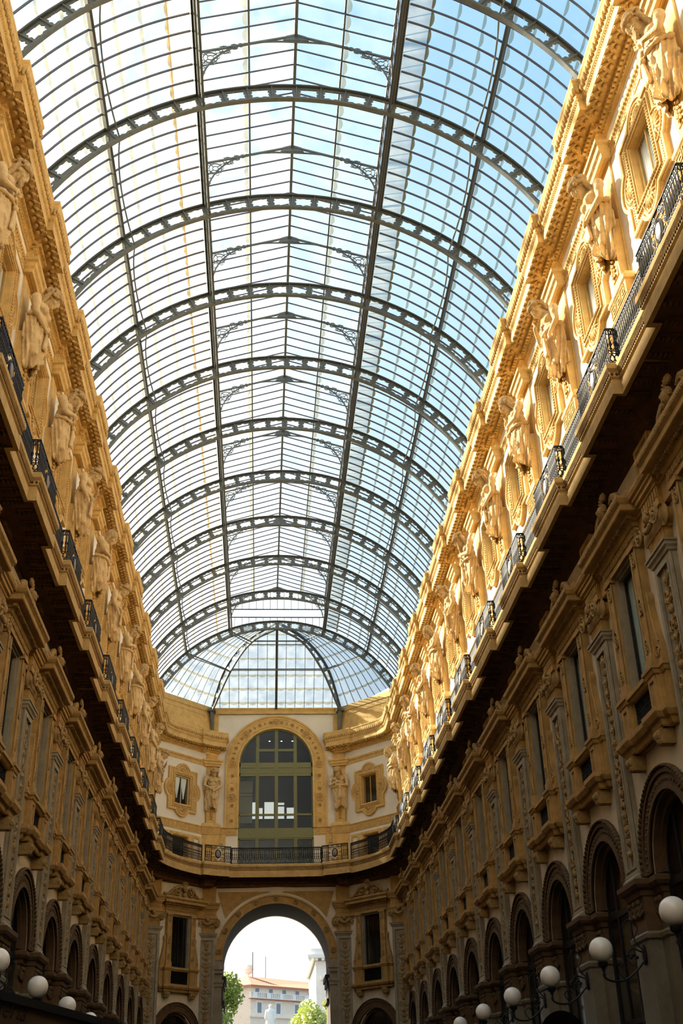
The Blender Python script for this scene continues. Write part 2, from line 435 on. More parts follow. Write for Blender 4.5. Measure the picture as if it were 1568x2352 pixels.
def meander(b, x0, x1, z0, z1, y, pitch=.34):
    n = max(1, int(round((x1 - x0) / pitch))); w = (x1 - x0) / n; h = z1 - z0; t = .022
    U = [(0, 0, 1, 0), (0, 0, 0, 1), (0, 1, .8, 1), (.8, 1, .8, .3), (.8, .3, .35, .3), (.35, .3, .35, .65), (.35, .65, .58, .65)]
    for i in range(n):
        ox = x0 + i * w
        for (a, c, e, f) in U:
            xa, xb = sorted((ox + a * w, ox + e * w)); za, zb = sorted((z0 + .03 + c * (h - .06), z0 + .03 + f * (h - .06)))
            b.box(xa - t / 2, xb + t / 2, y - .015, y + .01, za - t / 2, zb + t / 2)

# ------------------------------------------------------------------ upper window
def frame_outline(e=0.):
    W, Hh, r = 1.20 + e, 1.30 + e, .64 + e
    cz, cx = 1.02, .88
    loop = []
    def lobe(cx_, cz_, a0, a1): return circ(cx_, cz_, r, a0, a1, 14)
    at = math.degrees(math.asin(min(1, (Hh - cz) / r))); ar = math.degrees(math.acos(min(1, (W - cx) / r)))
    loop += [(W, -Hh)] + lobe(cx, 0, -ar, ar) + [(W, Hh)] + lobe(0, cz, at, 180 - at) + [(-W, Hh)] + lobe(-cx, 0, 180 - ar, 180 + ar) + [(-W, -Hh)] + lobe(0, -cz, 180 + at, 360 - at)
    return loop
def upper_window(curt='blind'):
    root = thing('ornate_window', '', 'window')
    zc = 20.25; sh = lambda lp: [(x, z + zc) for x, z in lp]
    hw, hh = .66, .90
    b = MB(); hole = rect(-hw, hw, zc - hh, zc + hh)
    b.wallp([sh(frame_outline(0)), hole], -.09, .02)
    b.wallp([sh(frame_outline(0)), sh(frame_outline(-.09))[::-1]], -.135, -.08)
    b.wallp([rect(-hw - .17, hw + .17, zc - hh - .17, zc + hh + .17), rect(-hw - .0, hw + .0, zc - hh - .0, zc + hh + .0)], -.14, -.08)
    FR = b.build('frame', OCH, root, None)
    o = MB()
    lp = sh(frame_outline(-.19)); 
    for i in range(len(lp)):     # beaded inner line
        a = Vector(lp[i]); c = Vector(lp[(i + 1) % len(lp)]); n = max(1, int((c - a).length / .07))
        for j in range(n): p = a + (c - a) * (j / n); o.ell((p.x, -.095, p.y), (.026, .022, .026), 5, 3)
    rl = rect(-hw - .08, hw + .08, zc - hh - .08, zc + hh + .08)
    for i in range(4):
        a = Vector(rl[i]); c = Vector(rl[(i + 1) % 4]); n = int((c - a).length / .09)
        for j in range(n):
            p = a + (c - a) * ((j + .5) / n); o.ell((p.x, -.15, p.y), (.05, .045, .05), 6, 4)
    o.build('leaf_moulding', OCHC, FR, 60)
    for (cx, cz, a) in ((0, zc + 1.07, 90), (0, zc - 1.07, 270), (.84, zc, 0), (-.84, zc, 180)):
        s = MB()
        for i in range(9):
            an = radians(a - 88 + 22 * i); s.ell((cx + cos(an) * .2, -.10, cz + sin(an) * .2), (.17, .05, .032), 6, 4, RY(-an))
        s.tube([(cx + .42 * cos(radians(a - 95 + 190 * i / 14)), -.10, cz + .42 * sin(radians(a - 95 + 190 * i / 14))) for i in range(15)], .028, 6)
        s.ell((cx, -.1, cz), (.09, .06, .09))
        s.build('shell', OCHC, FR, 60)
    j = MB(); t = .035
    for loops in ([rect(-hw - .0, hw + .0, zc - hh, zc + hh), rect(-hw + t, hw - t, zc - hh + t, zc + hh - t)],): j.wallp(loops, -.10, .30)
    j.build('jamb', OCH, root)
    w = MB(); w.wallp([rect(-hw + t, hw - t, zc - hh + t, zc + hh - t), rect(-hw + t + .045, -.02, zc - hh + t + .05, zc + hh - t - .05), rect(.02, hw - t - .045, zc - hh + t + .05, zc + hh - t - .05)], .06, .10)
    w.build('sash', WFR if curt == 'tied' else OCH, root)
    g = MB(); g.box(-hw + t, hw - t, .075, .082, zc - hh + t, zc + hh - t); g.build('pane', WGL, root)
    if curt != 'none':
        c = MB()
        if curt == 'blind':
            n = 60; 
            for i in range(n):
                x0 = -.58 + 1.16 * i / n; x1 = -.58 + 1.16 * (i + 1) / n
                y0 = .15 + .02 * sin(i * 1.3); y1 = .15 + .02 * sin((i + 1) * 1.3)
                c.add([(x0, y0, zc - .84), (x1, y1, zc - .84), (x1, y1, zc + .84), (x0, y0, zc + .84)], [(0, 1, 2, 3)])
        else:
            for s in (-1, 1):
                nu, nv = 20, 16; o0 = len(c.v)
                for a in range(nv + 1):
                    tt = a / nv; z = zc + .80 - 1.15 * tt; xm = s * .28; wid = .24 * (1 - .82 * tt ** 1.3)
                    for bb in range(nu + 1):
                        u = -1 + 2 * bb / nu; c.v.append((xm + u * wid, .15 + .02 * sin(bb * 1.9), z))
                for a in range(nv):
                    for bb in range(nu): q = o0 + a * (nu + 1) + bb; c.f.append((q, q + 1, q + nu + 2, q + nu + 1))
                c.ell((s * .28, .15, zc - .42), (.05, .04, .09))
        c.build('curtain', CURT, root, 180, False)
    d = MB(); d.box(-1.1, 1.1, .9, .95, zc - 1.2, zc + 1.2); d.box(-1.1, -1.05, .32, .95, zc - 1.2, zc + 1.2); d.box(1.05, 1.1, .32, .95, zc - 1.2, zc + 1.2); d.box(-1.1, 1.1, .32, .95, zc + 1.15, zc + 1.2); d.box(-1.1, 1.1, .32, .95, zc - 1.2, zc - 1.15)
    d.build('dark_room', DARK, root)
    return root
def low_door():
    root = thing('balcony_door', '', 'door')
    b = MB(); hw = .66; z0, z1 = 15.42, 17.5
    b.wallp([rect(-hw - .22, hw + .22, z0, z1 + .16), rect(-hw, hw, z0 + .01, z1)], -.07, .02)
    b.wallp([rect(-hw - .13, hw + .13, z0, z1 + .1), rect(-hw, hw, z0 + .01, z1)], -.11, .02)
    for s in (-1, 1):
        b.wallp([rect(s * 1.35 - .36, s * 1.35 + .36, z0, z1 + .16), rect(s * 1.35 - .2, s * 1.35 + .2, z0 + .2, z1)], -.06, .01)
    b.wallp([rect(-hw, hw, z0, z1), rect(-hw + .05, hw - .05, z0 + .05, z1 - .05)], -.05, .5)
    b.build('surround', OCH, root)
    s = MB()
    s.wallp([rect(-hw, hw, z0, z1), rect(-hw + .1, -.03, z0 + .1, z1 - .08), rect(.03, hw - .1, z0 + .1, z1 - .08)], .3, .35); s.build('leaf', BLK, root)
    g = MB(); g.box(-hw, hw, .32, .33, z0, z1); g.build('pane', DGL, root)
    d = MB(); d.box(-hw - .1, hw + .1, .6, .65, z0, z1 + .1); d.build('dark_room', DARK, root)
    return root

# ------------------------------------------------------------------ cornices
BW = .30      # half length of the top cornice break-out
def bay_path(bw, db, half=P / 2): return [(-half, 0), (-bw, 0), (-bw, -db), (bw, -db), (bw, 0), (half, 0)]
CORN = [(0, 22.97), (.05, 22.97), (.05, 23.0), (.09, 23.02), (.09, 23.08), (.13, 23.10), (.15, 23.11), (.15, 23.22), (.20, 23.24), (.22, 23.27), (.58, 23.30), (.60, 23.28), (.60, 23.55),
        (.62, 23.57), (.62, 23.63), (.65, 23.66), (.67, 23.75), (.71, 23.95), (.72, 24.08), (.74, 24.12), (.74, 24.20), (0, 24.24)]
def cornice_geo(path):
    a = MB(); a.sweep(CORN, path)
    for x, y, an in along(path, .15, .155): a.box(-.045, .045, -.075, .02, 23.11, 23.225, T(x, y) @ RZ(an))           # dentils
    o = MB()
    for x, y, an in along(path, .41, .27):      # acanthus under the soffit
        M = T(x, y, 23.26) @ RZ(an)
        for q in (-2, -1, 0, 1, 2): o.ell((0, 0, 0), (1, 1, 1), 6, 4, M @ T(q * .045, -.10 + .02 * abs(q), 0) @ RZ(-q * .35) @ Matrix.Diagonal((.026, .085, .05, 1)))
        o.ell((0, 0, 0), (1, 1, 1), 6, 4, M @ T(0, .06, -.02) @ Matrix.Diagonal((.085, .07, .05, 1)))
        o.ell((0, 0, 0), (1, 1, 1), 6, 4, M @ T(0, -.165, -.03) @ Matrix.Diagonal((.05, .03, .035, 1)))
    for x, y, an in along(path, .69, .17):      # egg moulding
        M = T(x, y, 23.86) @ RZ(an)
        o.ell((0, 0, 0), (1, 1, 1), 8, 5, M @ Matrix.Diagonal((.062, .06, .13, 1)))
        o.ell((0, 0, 0), (1, 1, 1), 5, 3, M @ T(.085, -.01, -.02) @ Matrix.Diagonal((.015, .05, .09, 1)))
    for x, y, an in along(path, .625, .075): o.ell((0, 0, 0), (1, 1, 1), 5, 3, T(x, y, 23.6) @ RZ(an) @ Matrix.Diagonal((.027, .024, .024, 1)))
    for x, y, an in along(path, .09, .12):
        o.ell((0, 0, 0), (1, 1, 1), 6, 3, T(x, y, 23.05) @ RZ(an) @ Matrix.Diagonal((.045, .035, .05, 1)))
    return a, o
BAND = [(0, 22.15), (.03, 22.15), (.03, 22.31), (.05, 22.33), (.05, 22.36), (.08, 22.39), (.09, 22.46), (.09, 22.5), (0, 22.52)]
def band_geo(path):
    a = MB(); a.sweep(BAND, path); o = MB()
    for x, y, an in along(path, .08, .13): o.ell((0, 0, 0), (1, 1, 1), 7, 4, T(x, y, 22.41) @ RZ(an) @ Matrix.Diagonal((.046, .032, .055, 1)))
    for x, y, an in along(path, .03, .42):
        M = T(x, y, 22.23) @ RZ(an)
        for q, (dx, dz) in enumerate(((0, 0), (.07, 0), (-.07, 0), (0, .05), (0, -.05), (.13, .04), (-.13, -.04))): o.ell((0, 0, 0), (1, 1, 1), 5, 3, M @ T(dx, 0, dz) @ Matrix.Diagonal((.03, .018, .018, 1)))
    return a, o
KEYB = [(0, 17.86), (.05, 17.86), (.05, 17.9), (.03, 17.9), (.03, 18.29), (.06, 18.31), (.06, 18.36), (0, 18.38)]
SLAB = [(-.3, 14.25), (.04, 14.25), (.09, 14.3), (.09, 14.42), (.20, 14.47), (.20, 14.62), (.32, 14.68), (.42, 14.73), (.94, 14.74), (.94, 14.69), (1.05, 14.67), (1.05, 14.97), (1.01, 15.0), (1.01, 15.06), (1.06, 15.09), (1.06, 15.2),
        (1.12, 15.26), (1.12, 15.38), (1.08, 15.42), (-.3, 15.42)]
SB = 1.31; SD = .2
def slab_orn(o, path, dd=0.):
    for x, y, an in along(path, 1.06 + dd, .085): o.ell((0, 0, 0), (1, 1, 1), 6, 3, T(x, y, 15.15) @ RZ(an) @ Matrix.Diagonal((.034, .03, .045, 1)))
    for x, y, an in along(path, .68 + dd, .58):     # carved modillions under the soffit
        M = T(x, y, 14.70) @ RZ(an)
        o.box(-.16, .16, -.2, .2, -.0, .05, M)
        for q in range(5): o.ell((0, 0, 0), (1, 1, 1), 6, 3, M @ T(0, -.2 + q * .1, -.02) @ Matrix.Diagonal((.13 - .02 * abs(q - 2), .045, .045, 1)))
    for x, y, an in along(path, .2 + dd, .2): o.ell((0, 0, 0), (1, 1, 1), 6, 3, T(x, y, 14.54) @ RZ(an) @ Matrix.Diagonal((.075, .03, .05, 1)))

# ------------------------------------------------------------------ railing
BALU = {}
def railing(path, zb=15.42, closed_ends=True, medal=None, name='iron_railing'):
    """path in plan (polyline). parts: handrail, lower_rail, bars, scrollwork, medallion"""
    root = thing(name, '', 'railing')
    pts = [Vector(p) for p in path]
    hr = MB(); hr.tube([(p.x, p.y, zb + .94) for p in pts], .028, 6)
    hr.build('handrail', BLK, root, 60)
    lr = MB()
    for z, r in ((.06, .02), (.30, .014), (.80, .014)): lr.tube([(p.x, p.y, zb + z) for p in pts], r, 5)
    for p in (pts[0], pts[-1]): lr.tube([(p.x, p.y, zb), (p.x, p.y, zb + .94)], .03, 6)
    lr.build('lower_rails', BLK, root, 60)
    md = MB(); first = BALU.get('m')
    for (a, b2) in zip(pts, pts[1:]):
        t = b2 - a; Ls = t.length
        if Ls < .08: continue
        an = atan2(t.y, t.x); n = max(1, int(round(Ls / .112)))
        for i in range(n):
            q = a + t * ((i + .5) / n)
            if medal is not None and abs(an) < .01 and abs(q.x - medal) < .42: continue
            if first is None:
                w = MB(); w.tube([(0, 0, .30), (0, 0, .48), (0, 0, .55), (0, 0, .62), (0, 0, .94)], [.018, .018, .038, .018, .018], 5, False)
                w.tube([(.05 * cos(g), 0, .18 + .085 * sin(g)) for g in [2 * pi * h / 10 for h in range(10)]], .015, 4, closed=True)
                w.tube([(.0625 * cos(g), 0, .80 + .11 * sin(g)) for g in [pi * h / 7 for h in range(8)]], .014, 4)
                w.tube([(.04 * cos(g), 0, .40 + .05 * sin(g)) for g in [2 * pi * h / 6 for h in range(6)]], .012, 3, closed=True)
                w.ell((0, 0, .28), (.022, .018, .035), 5, 4)
                o = w.build('baluster', BLK, root, 60); first = BALU['m'] = o.data
            else:
                o = bpy.data.objects.new('baluster', first); COL.objects.link(o); o.parent = root
            o.location = (q.x, q.y, zb); o.rotation_euler = (0, 0, an)
        if medal is not None and abs(an) < .01 and a.x < medal < b2.x:
            y = a.y
            for s in (-1, 1):
                sc = MB()
                sc.tube([(medal + s * .42, y, zb), (medal + s * .42, y, zb + .94)], .016, 5)
                for (cx, cz, r0) in ((.29, .2, .13), (.29, .74, .12), (.16, .84, .08), (.16, .12, .08), (.34, .47, .08)):
                    sc.tube([(medal + s * (p2[0]), y, p2[2]) for p2 in spiral(cx, zb + cz, r0, .02, 1.6, 0, 1, y, 18)], .013, 4)
                sc.build('scroll_panel', BLK, root, 60)
            md.lathe([(.0, -.03), (.125, -.03), (.14, 0), (.125, .03), (0, .03)], (medal, y, zb + .48), 20, RX(pi / 2) @ Matrix.Diagonal((1, 1.35, 1, 1)))
            ring = MB(); ring.tube([(medal + .17 * cos(g), y, zb + .48 + .23 * sin(g)) for g in [2 * pi * h / 24 for h in range(24)]], .03, 5, closed=True)
    if md.v: MO = md.build('medallion', MEDP, root, 60); ring.build('medallion_rim', BLK, MO, 60)
    return root

# ------------------------------------------------------------------ lower storey
LY = -.20      # lower wall plane in facade coordinates (x = 7.25)
def relief(b, hw, z0, z1, y, seed=1, st=.05):
    """symmetrical candelabra relief with leaves, vases and scrolls"""
    r = random.Random(seed); z = z0 + .15
    b.tube([(0, y, z0), (0, y, z1)], .018, 5)
    while z < z1 - .2:
        k = r.randrange(4)
        if k == 0:
            b.lathe([(.03, 0), (.10, .05), (.13, .12), (.09, .18), (.12, .2), (.03, .22)], (0, y, z), 8, Matrix.Diagonal((1, .5, 1, 1))); z += .28
            leaves(b, (0, y, z - .05), 5, .09, 30, 150, .08, .03, .035)
        elif k == 1:
            for s in (-1, 1):
                b.tube([(s * p[0], p[1], p[2]) for p in spiral(hw * .48, z + .14, hw * .42, .02, 1.3, pi, -1, y)], [.030 - .018 * i / 22 for i in range(23)], 5)
                for q in range(4): b.ell((s * (.05 + q * hw * .2), y, z + .04 + .03 * (q % 2)), (.06, .035, .028), 6, 3, RY(-s * r.uniform(.2, 1.2)))
            b.ell((0, y - .01, z + .15), (.05, .045, .07), 6, 4); z += .34
        elif k == 2:
            for q in range(5): 
                for s in (-1, 1): b.ell((s * (.05 + .035 * q), y - .005, z + .03 + .035 * q), (.075, .035, .026), 6, 3, RY(-s * (.9 - .1 * q)))
            b.ell((0, y - .02, z + .12), (.055, .05, .075), 6, 4); z += .27
        else:
            for s in (-1, 1):
                b.ell((s * .09, y - .01, z + .07), (.05, .04, .085), 6, 4, RY(s * .4)); b.ell((s * .17, y, z + .12), (.03, .03, .07), 6, 4, RY(s * .8)); b.ell((s * .05, y - .02, z + .19), (.03, .03, .03), 6, 4)
            b.ell((0, y - .02, z + .10), (.05, .05, .10), 6, 4); z += .26
def pilaster(seed):
    root = thing('marble_pilaster', '', 'pilaster')
    y1 = LY - .17; hw = .48
    s = MB(); s.box(-hw, hw, y1 + .05, LY, 6.15, 11.6)
    s.wallp([rect(-hw, hw, 6.15, 11.6), rect(-hw + .13, hw - .13, 6.35, 11.35)], y1, y1 + .06)
    s.wallp([rect(-hw + .11, hw - .11, 6.33, 11.37), rect(-hw + .16, hw - .16, 6.38, 11.32)], y1 - .02, y1 + .04)
    s.sweep([(0, 11.5), (.03, 11.5), (.05, 11.56), (.09, 11.6), (.09, 11.66), (.12, 11.68), (.12, 11.72), (0, 11.73)], [(-hw, LY), (-hw, y1), (hw, y1), (hw, LY)], False)
    s.box(-hw + .01, hw - .01, y1 + .01, LY, 11.5, 11.72)
    s.sweep([(.06, 6.05), (.06, 6.15), (.02, 6.2), (.02, 6.25), (0, 6.27)], [(-hw, LY), (-hw, y1), (hw, y1), (hw, LY)], False)
    SH = s.build('shaft', MAR, root)
    r = MB(); relief(r, .3, 6.42, 11.3, y1 + .04, seed); r.build('carved_relief', LOCHC, SH, 60)
    c = MB(); c.box(-hw + .03, hw - .03, y1, LY, 11.7, 12.05)
    for i in range(9): x = -.4 + .1 * i; c.tube([(x, y1 - .01, 11.74), (x, y1 - .01, 12.05)], .03, 6)
    c.box(-hw - .04, hw + .04, y1 - .05, LY, 12.03, 12.1)
    for sg in (-1, 1):
        cx = sg * (hw + .03); c.lathe([(.0, -.34), (.16, -.34), (.235, -.30), (.235, -.26), (.17, -.2), (.17, .02), (.24, .06), (.24, .1), (.0, .12)][::-1], (cx, y1 - .05, 12.27), 16, RX(pi / 2) @ T(0, 0, -.12) @ Matrix.Diagonal((1, 1, .7, 1)))
    c.box(-hw - .1, hw + .1, y1 - .06, LY, 12.5, 12.6); c.box(-hw, hw, y1 - .02, LY, 12.1, 12.5)
    CP_ = c.build('capital', LOCH, root, 50)
    for sg in (-1, 1):
        v = MB(); cx = sg * (hw + .03); v.tube([(p[0], p[1], p[2]) for p in spiral(cx, 12.27, .215, .03, 2.0, pi / 2, -sg, y1 - .18, 30)], .028, 5); v.ell((cx, y1 - .2, 12.27), .055)
        for q in range(12): g = 2 * pi * q / 12; v.ell((cx + .13 * cos(g), y1 - .17, 12.27 + .13 * sin(g)), .022, 5, 3)
        v.build('volute', LOCHC, CP_, 60)
    g = MB()
    for i in range(9):
        t = -1 + 2 * i / 8; g.ell((t * .3, y1 - .12 - .05 * (1 - t * t), 12.33 - .16 * (1 - t * t)), (.065, .06, .065), 7, 5)
    g.ell((0, y1 - .14, 12.45), (.12, .10, .13), 8, 6)
    for q in range(7): an = radians(20 + 23 * q); g.ell((.13 * cos(an), y1 - .16, 12.48 + .1 * sin(an)), (.045, .04, .045), 6, 4)
    g.build('carved_head_and_garland', LOCHC, CP_, 60)
    e = MB(); EN = [(0, 12.6), (.03, 12.6), (.03, 12.68), (.0, 12.69), (0, 12.95), (.04, 12.97), (.04, 13.02), (.10, 13.05), (.10, 13.14), (.14, 13.16), (.14, 13.22), (.19, 13.25), (.22, 13.33), (.22, 13.38), (0, 13.4)]
    e.sweep(EN, [(-hw - .02, LY), (-hw - .02, y1 - .02), (hw + .02, y1 - .02), (hw + .02, LY)], False); e.box(-hw, hw, y1 - .005, LY, 12.61, 13.39)
    for i in range(7): x = -.42 + .14 * i; e.box(x - .035, x + .035, y1 - .05, y1, 12.72, 12.92)
    e.box(-.46, .46, LY - .16, LY, 13.38, 14.3); e.wallp([rect(-.46, .46, 13.4, 14.3), rect(-.36, .36, 13.5, 14.2)], LY - .19, LY - .15)
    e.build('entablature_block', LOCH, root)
    return root
def pier(seed):
    root = thing('arcade_pier', '', 'pier')
    b = MB(); hw = .98; y1 = LY - .17
    # stepped plan: centre pilaster proud of two half responds
    pth = [(-hw, .3), (-hw, LY + .12), (-.5, LY + .12), (-.5, y1), (.5, y1), (.5, LY + .12), (hw, LY + .12), (hw, .3)]
    b.prism([[(x, y) for x, y in pth]], lambda u, v, d: (u, v, d), FLOOR + 1.5, 4.92); b.build('shaft', PIER, root)
    b = MB(); b.sweep([(.08, FLOOR), (.08, FLOOR + 1.3), (.12, FLOOR + 1.36), (.12, FLOOR + 1.5), (.05, FLOOR + 1.6), (.0, FLOOR + 1.62)], pth, False); b.build('base', MARD, root)
    b = MB(); b.sweep([(.0, 4.86), (.05, 4.9), (.07, 4.98), (.02, 5.02), (0, 5.04)], pth, False); b.build('necking', PIER, root)
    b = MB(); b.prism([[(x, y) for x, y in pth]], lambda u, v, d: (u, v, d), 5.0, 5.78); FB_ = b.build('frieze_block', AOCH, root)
    r = MB(); rr = random.Random(seed)
    for (x0, x1, y) in ((-.48, .48, y1), (-.97, -.54, LY + .12), (.54, .97, LY + .12)):
        n = 3 if x1 - x0 > .6 else 2
        for i in range(n):
            cx = x0 + (x1 - x0) * (i + .5) / n
            for q in range(5):
                an = radians(90 + (q - 2) * 32); r.ell((cx + .10 * cos(an), y - .02, 5.3 + .20 * sin(an)), (.17, .05, .05), 6, 4, RY(-an))
            r.ell((cx, y - .05, 5.62), (.06, .06, .07), 6, 4)
    r.build('acanthus_leaves', AOCHC, FB_, 60)
    b = MB(); b.sweep([(0, 5.72), (.04, 5.74), (.06, 5.84), (.13, 5.88), (.18, 5.95), (.18, 6.05), (.10, 6.08), (0, 6.1)], pth, False); b.prism([[(x * .985, y + .012) for x, y in pth]], lambda u, v, d: (u, v, d), 5.76, 6.09)
    b.build('impost', AOCH, root)
    return root
def arch_surround(zs=6.1, R=1.36, Wd=.46, shop=True):
    root = thing('arch_surround', '', 'arch')
    y = LY
    def ring(b, r0, r1, y0, y1, n=28):
        b.wallp([circ(0, zs, r1, 0, 180, n) + circ(0, zs, r0, 180, 0, n)], y0, y1)
    b = MB(); ring(b, R, R + Wd - .1, y - .06, y); ring(b, R + .0, R + .08, y - .09, y); ring(b, R + Wd - .13, R + Wd - .05, y - .10, y)
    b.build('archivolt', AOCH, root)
    o = MB()
    n = 46
    for i in range(n):
        a = pi * (i + .5) / n; o.ell((cos(a) * (R + Wd), y - .09, zs + sin(a) * (R + Wd)), (.045, .08, .075), 7, 4, RY(-a) )
    o.build('rope_moulding', AOCHC, root, 60)
    o = MB()
    for i in range(34):
        a = pi * (i + .5) / 34; o.ell((cos(a) * (R + .2), y - .07, zs + sin(a) * (R + .2)), (.05, .03, .035), 5, 3, RY(-a))
    o.build('leaf_band', AOCHC, root, 60)
    b = MB()       # soffit and inner order
    b.wallp([circ(0, zs, R + .01, 0, 180, 28) + circ(0, zs, R - .06, 180, 0, 28)], y + .01, y + .24)
    b.wallp([circ(0, zs, R, 0, 180, 28) + circ(0, zs, R - .16, 180, 0, 28)], y + .14, y + .24)
    b.build('soffit', AOCH, root)
    if shop:
        b = MB()
        yy = y + .24
        b.wallp([archloop(R - .05, FLOOR, zs), archloop(R - .17, FLOOR + .1, zs)], yy, yy + .08)
        for x in (-.45, .45): b.box(x - .04, x + .04, yy, yy + .08, FLOOR, zs + 1.1)
        b.box(-R + .1, R - .1, yy, yy + .1, zs - .3, zs - .16); b.box(-R + .1, R - .1, yy, yy + .06, zs - 2.6, zs - 2.5)
        b.build('shopfront_frame', BLK, root)
        g = MB(); g.wallp([archloop(R - .06, FLOOR, zs)], yy + .03, yy + .045); g.build('shopfront_glass', DGL, root)
        d = MB(); d.box(-R - .2, R + .2, yy + 1.1, yy + 1.15, FLOOR, zs + R + .3); d.box(-R - .25, -R - .2, yy, yy + 1.15, FLOOR, zs + R + .3); d.box(R + .2, R + .25, yy, yy + 1.15, FLOOR, zs + R + .3); d.box(-R - .2, R + .2, yy, yy + 1.15, zs + R + .2, zs + R + .3)
        d.build('dark_room', DARK, root)
    return root
def aedicule(seed, curt=True, end=False):
    root = thing('window_surround', '', 'window')
    y = LY; hw = .66; z0, z1 = 9.72, 12.45
    b = MB()     # base with grille opening 8.85..9.5
    b.wallp([rect(-1.22, 1.22, 8.72, 9.6), rect(-hw, hw, 8.86, 9.5)], y - .16, y)
    for s in (-1, 1):
        b.box(*sorted((s * 1.2, s * .72)), y - .24, y - .1, 8.75, 9.55); b.box(*sorted((s * 1.46, s * 1.2)), y - .10, y, 8.75, 9.55)
        b.wallp([rect(s * .96 - .2, s * .96 + .2, 8.8, 9.5), rect(s * .96 - .13, s * .96 + .13, 8.88, 9.42)], y - .27, y - .23)
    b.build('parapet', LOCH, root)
    b = MB(); b.sweep([(0, 8.42), (.03, 8.45), (.05, 8.55), (.12, 8.58), (.18, 8.68), (.18, 8.78), (0, 8.8)], [(-1.42, y), (-1.42, y - .12), (-1.22, y - .12), (-1.22, y - .26), (-.68, y - .26), (-.68, y - .2), (.68, y - .2), (.68, y - .26), (1.22, y - .26), (1.22, y - .12), (1.42, y - .12), (1.42, y)], False)
    b.box(-1.41, 1.41, y - .11, y, 8.43, 8.79); b.box(-1.21, 1.21, y - .19, y, 8.46, 8.79)
    b.build('base_moulding', LOCH, root)
    b = MB(); b.sweep([(0, 9.5), (.04, 9.53), (.06, 9.6), (.09, 9.62), (.09, 9.7), (0, 9.72)], [(-1.46, y), (-1.46, y - .1), (-1.2, y - .1), (-1.2, y - .25), (-.72, y - .25), (-.72, y - .17), (.72, y - .17), (.72, y - .25), (1.2, y - .25), (1.2, y - .1), (1.46, y - .1), (1.46, y)], False)
    b.box(-1.19, 1.19, y - .16, y, 9.51, 9.71)
    for i in range(34): b.ell((-1.1 + i * .0667, y - .27, 9.6), .028, 5, 3)
    b.build('sill', LOCH, root)
    for s in (-1, 1):
        k = MB(); k.wallp([[(-.17, 8.42), (.17, 8.42), (.17, 8.3), (.12, 8.12), (-.12, 8.12), (-.17, 8.3)]], y - .3, y); k.ell((0, y - .26, 8.2), (.15, .10, .11), 8, 5)
        for q in range(4): k.ell((-.1 + .067 * q, y - .33, 8.3), (.03, .06, .10), 6, 4)
        o = k.build('bracket', LOCHC, root, 60); o.location.x = s * .97
    gr = MB(); gr.box(-hw, hw, y - .10, y - .09, 8.86, 9.5)
    for i in range(14):
        for j in range(7): gr.tube([(-.61 + .094 * i + .042 * cos(g), y - .115, 8.92 + .088 * j + .042 * sin(g)) for g in [2 * pi * h / 6 for h in range(6)]], .009, 3, closed=True)
    gr.build('parapet_grille', GRIL, root)
    # side strips with medallions and scroll consoles
    for s in (-1, 1):
        b = MB(); x0, x1 = sorted((s * .74, s * 1.10)); b.box(x0, x1, y - .20, y, 9.9, 12.5); b.box(x0 - .04, x1 + .04, y - .25, y, 9.7, 9.92); b.box(x0 - .03, x1 + .03, y - .23, y, 9.92, 9.98)
        b.wallp([rect(x0, x1, 9.98, 12.5), rect(x0 + .06, x1 - .06, 10.05, 12.42)], y - .225, y - .19)
        b.box(x0 - .05, x1 + .05, y - .26, y, 12.42, 12.55)
        PS_ = b.build('pilaster_strip', LOCH, root)
        m = MB(); xc = (x0 + x1) / 2
        for zc_, rr in ((12.2, .12), (11.1, .14), (10.2, .12)):
            m.tube([(xc + rr * .8 * cos(g), y - .22, zc_ + rr * 1.3 * sin(g)) for g in [2 * pi * h / 16 for h in range(16)]], .022, 5, closed=True)
            for q in range(6): g = 2 * pi * q / 6; m.ell((xc + .05 * cos(g), y - .22, zc_ + .07 * sin(g)), (.03, .025, .035), 5, 4)
        m.build('medallions', LOCHC, PS_, 60)
        c = MB(); pr = [(0, 9.72), (.34, 9.72), (.36, 9.95), (.30, 10.15), (.22, 10.4), (.14, 10.75), (.09, 11.05), (.13, 11.2), (.10, 11.3), (.04, 11.34), (0, 11.36)]
        c.wallp([[(s * (1.1 + u), v) for u, v in pr]], y - .14, y)
        c.tube([(s * (1.1 + p[0]), p[1], p[2]) for p in spiral(.19, 9.95, .14, .02, 1.6, 0, 1, y - .15)], .022, 5)
        c.tube([(s * (1.1 + u), y - .145, v) for u, v in pr[3:9]], .022, 5)
        c.build('scroll_console', LOCH, root, 50)
    # marble inner frame and reveal
    b = MB(); b.wallp([rect(-.74, .74, z0 - .02, z1 + .1), rect(-hw + .0, hw - .0, z0, z1)], y - .13, y + .05)
    b.wallp([rect(-hw, hw, z0, z1), rect(-hw + .05, hw - .05, z0 + .02, z1 - .05)], y - .07, y + .34)
    b.build('marble_frame', MAR, root)
    b = MB(); b.wallp([rect(-.6, .6, z0, z1 - .05), rect(-.53, -.025, z0 + .1, z1 - .12), rect(.025, .53, z0 + .1, z1 - .12)], y + .04, y + .09); b.build('sash', BLK if not end else WFR, root)
    g = MB(); g.box(-.6, .6, y + .065, y + .07, z0, z1 - .05); g.build('pane', WGL if curt else DGL, root)
    if curt:
        c = MB(); n = 40; xs = (-.58, .30)
        for i in range(n):
            x0 = xs[0] + (xs[1] - xs[0]) * i / n; x1 = xs[0] + (xs[1] - xs[0]) * (i + 1) / n
            c.add([(x0, y + .13 + .02 * sin(i * 1.7), z0), (x1, y + .13 + .02 * sin(i * 1.7 + 1.7), z0), (x1, y + .13 + .02 * sin(i * 1.7 + 1.7), z1), (x0, y + .13 + .02 * sin(i * 1.7), z1)], [(0, 1, 2, 3)])
        c.build('curtain', CURB, root, 180, False)
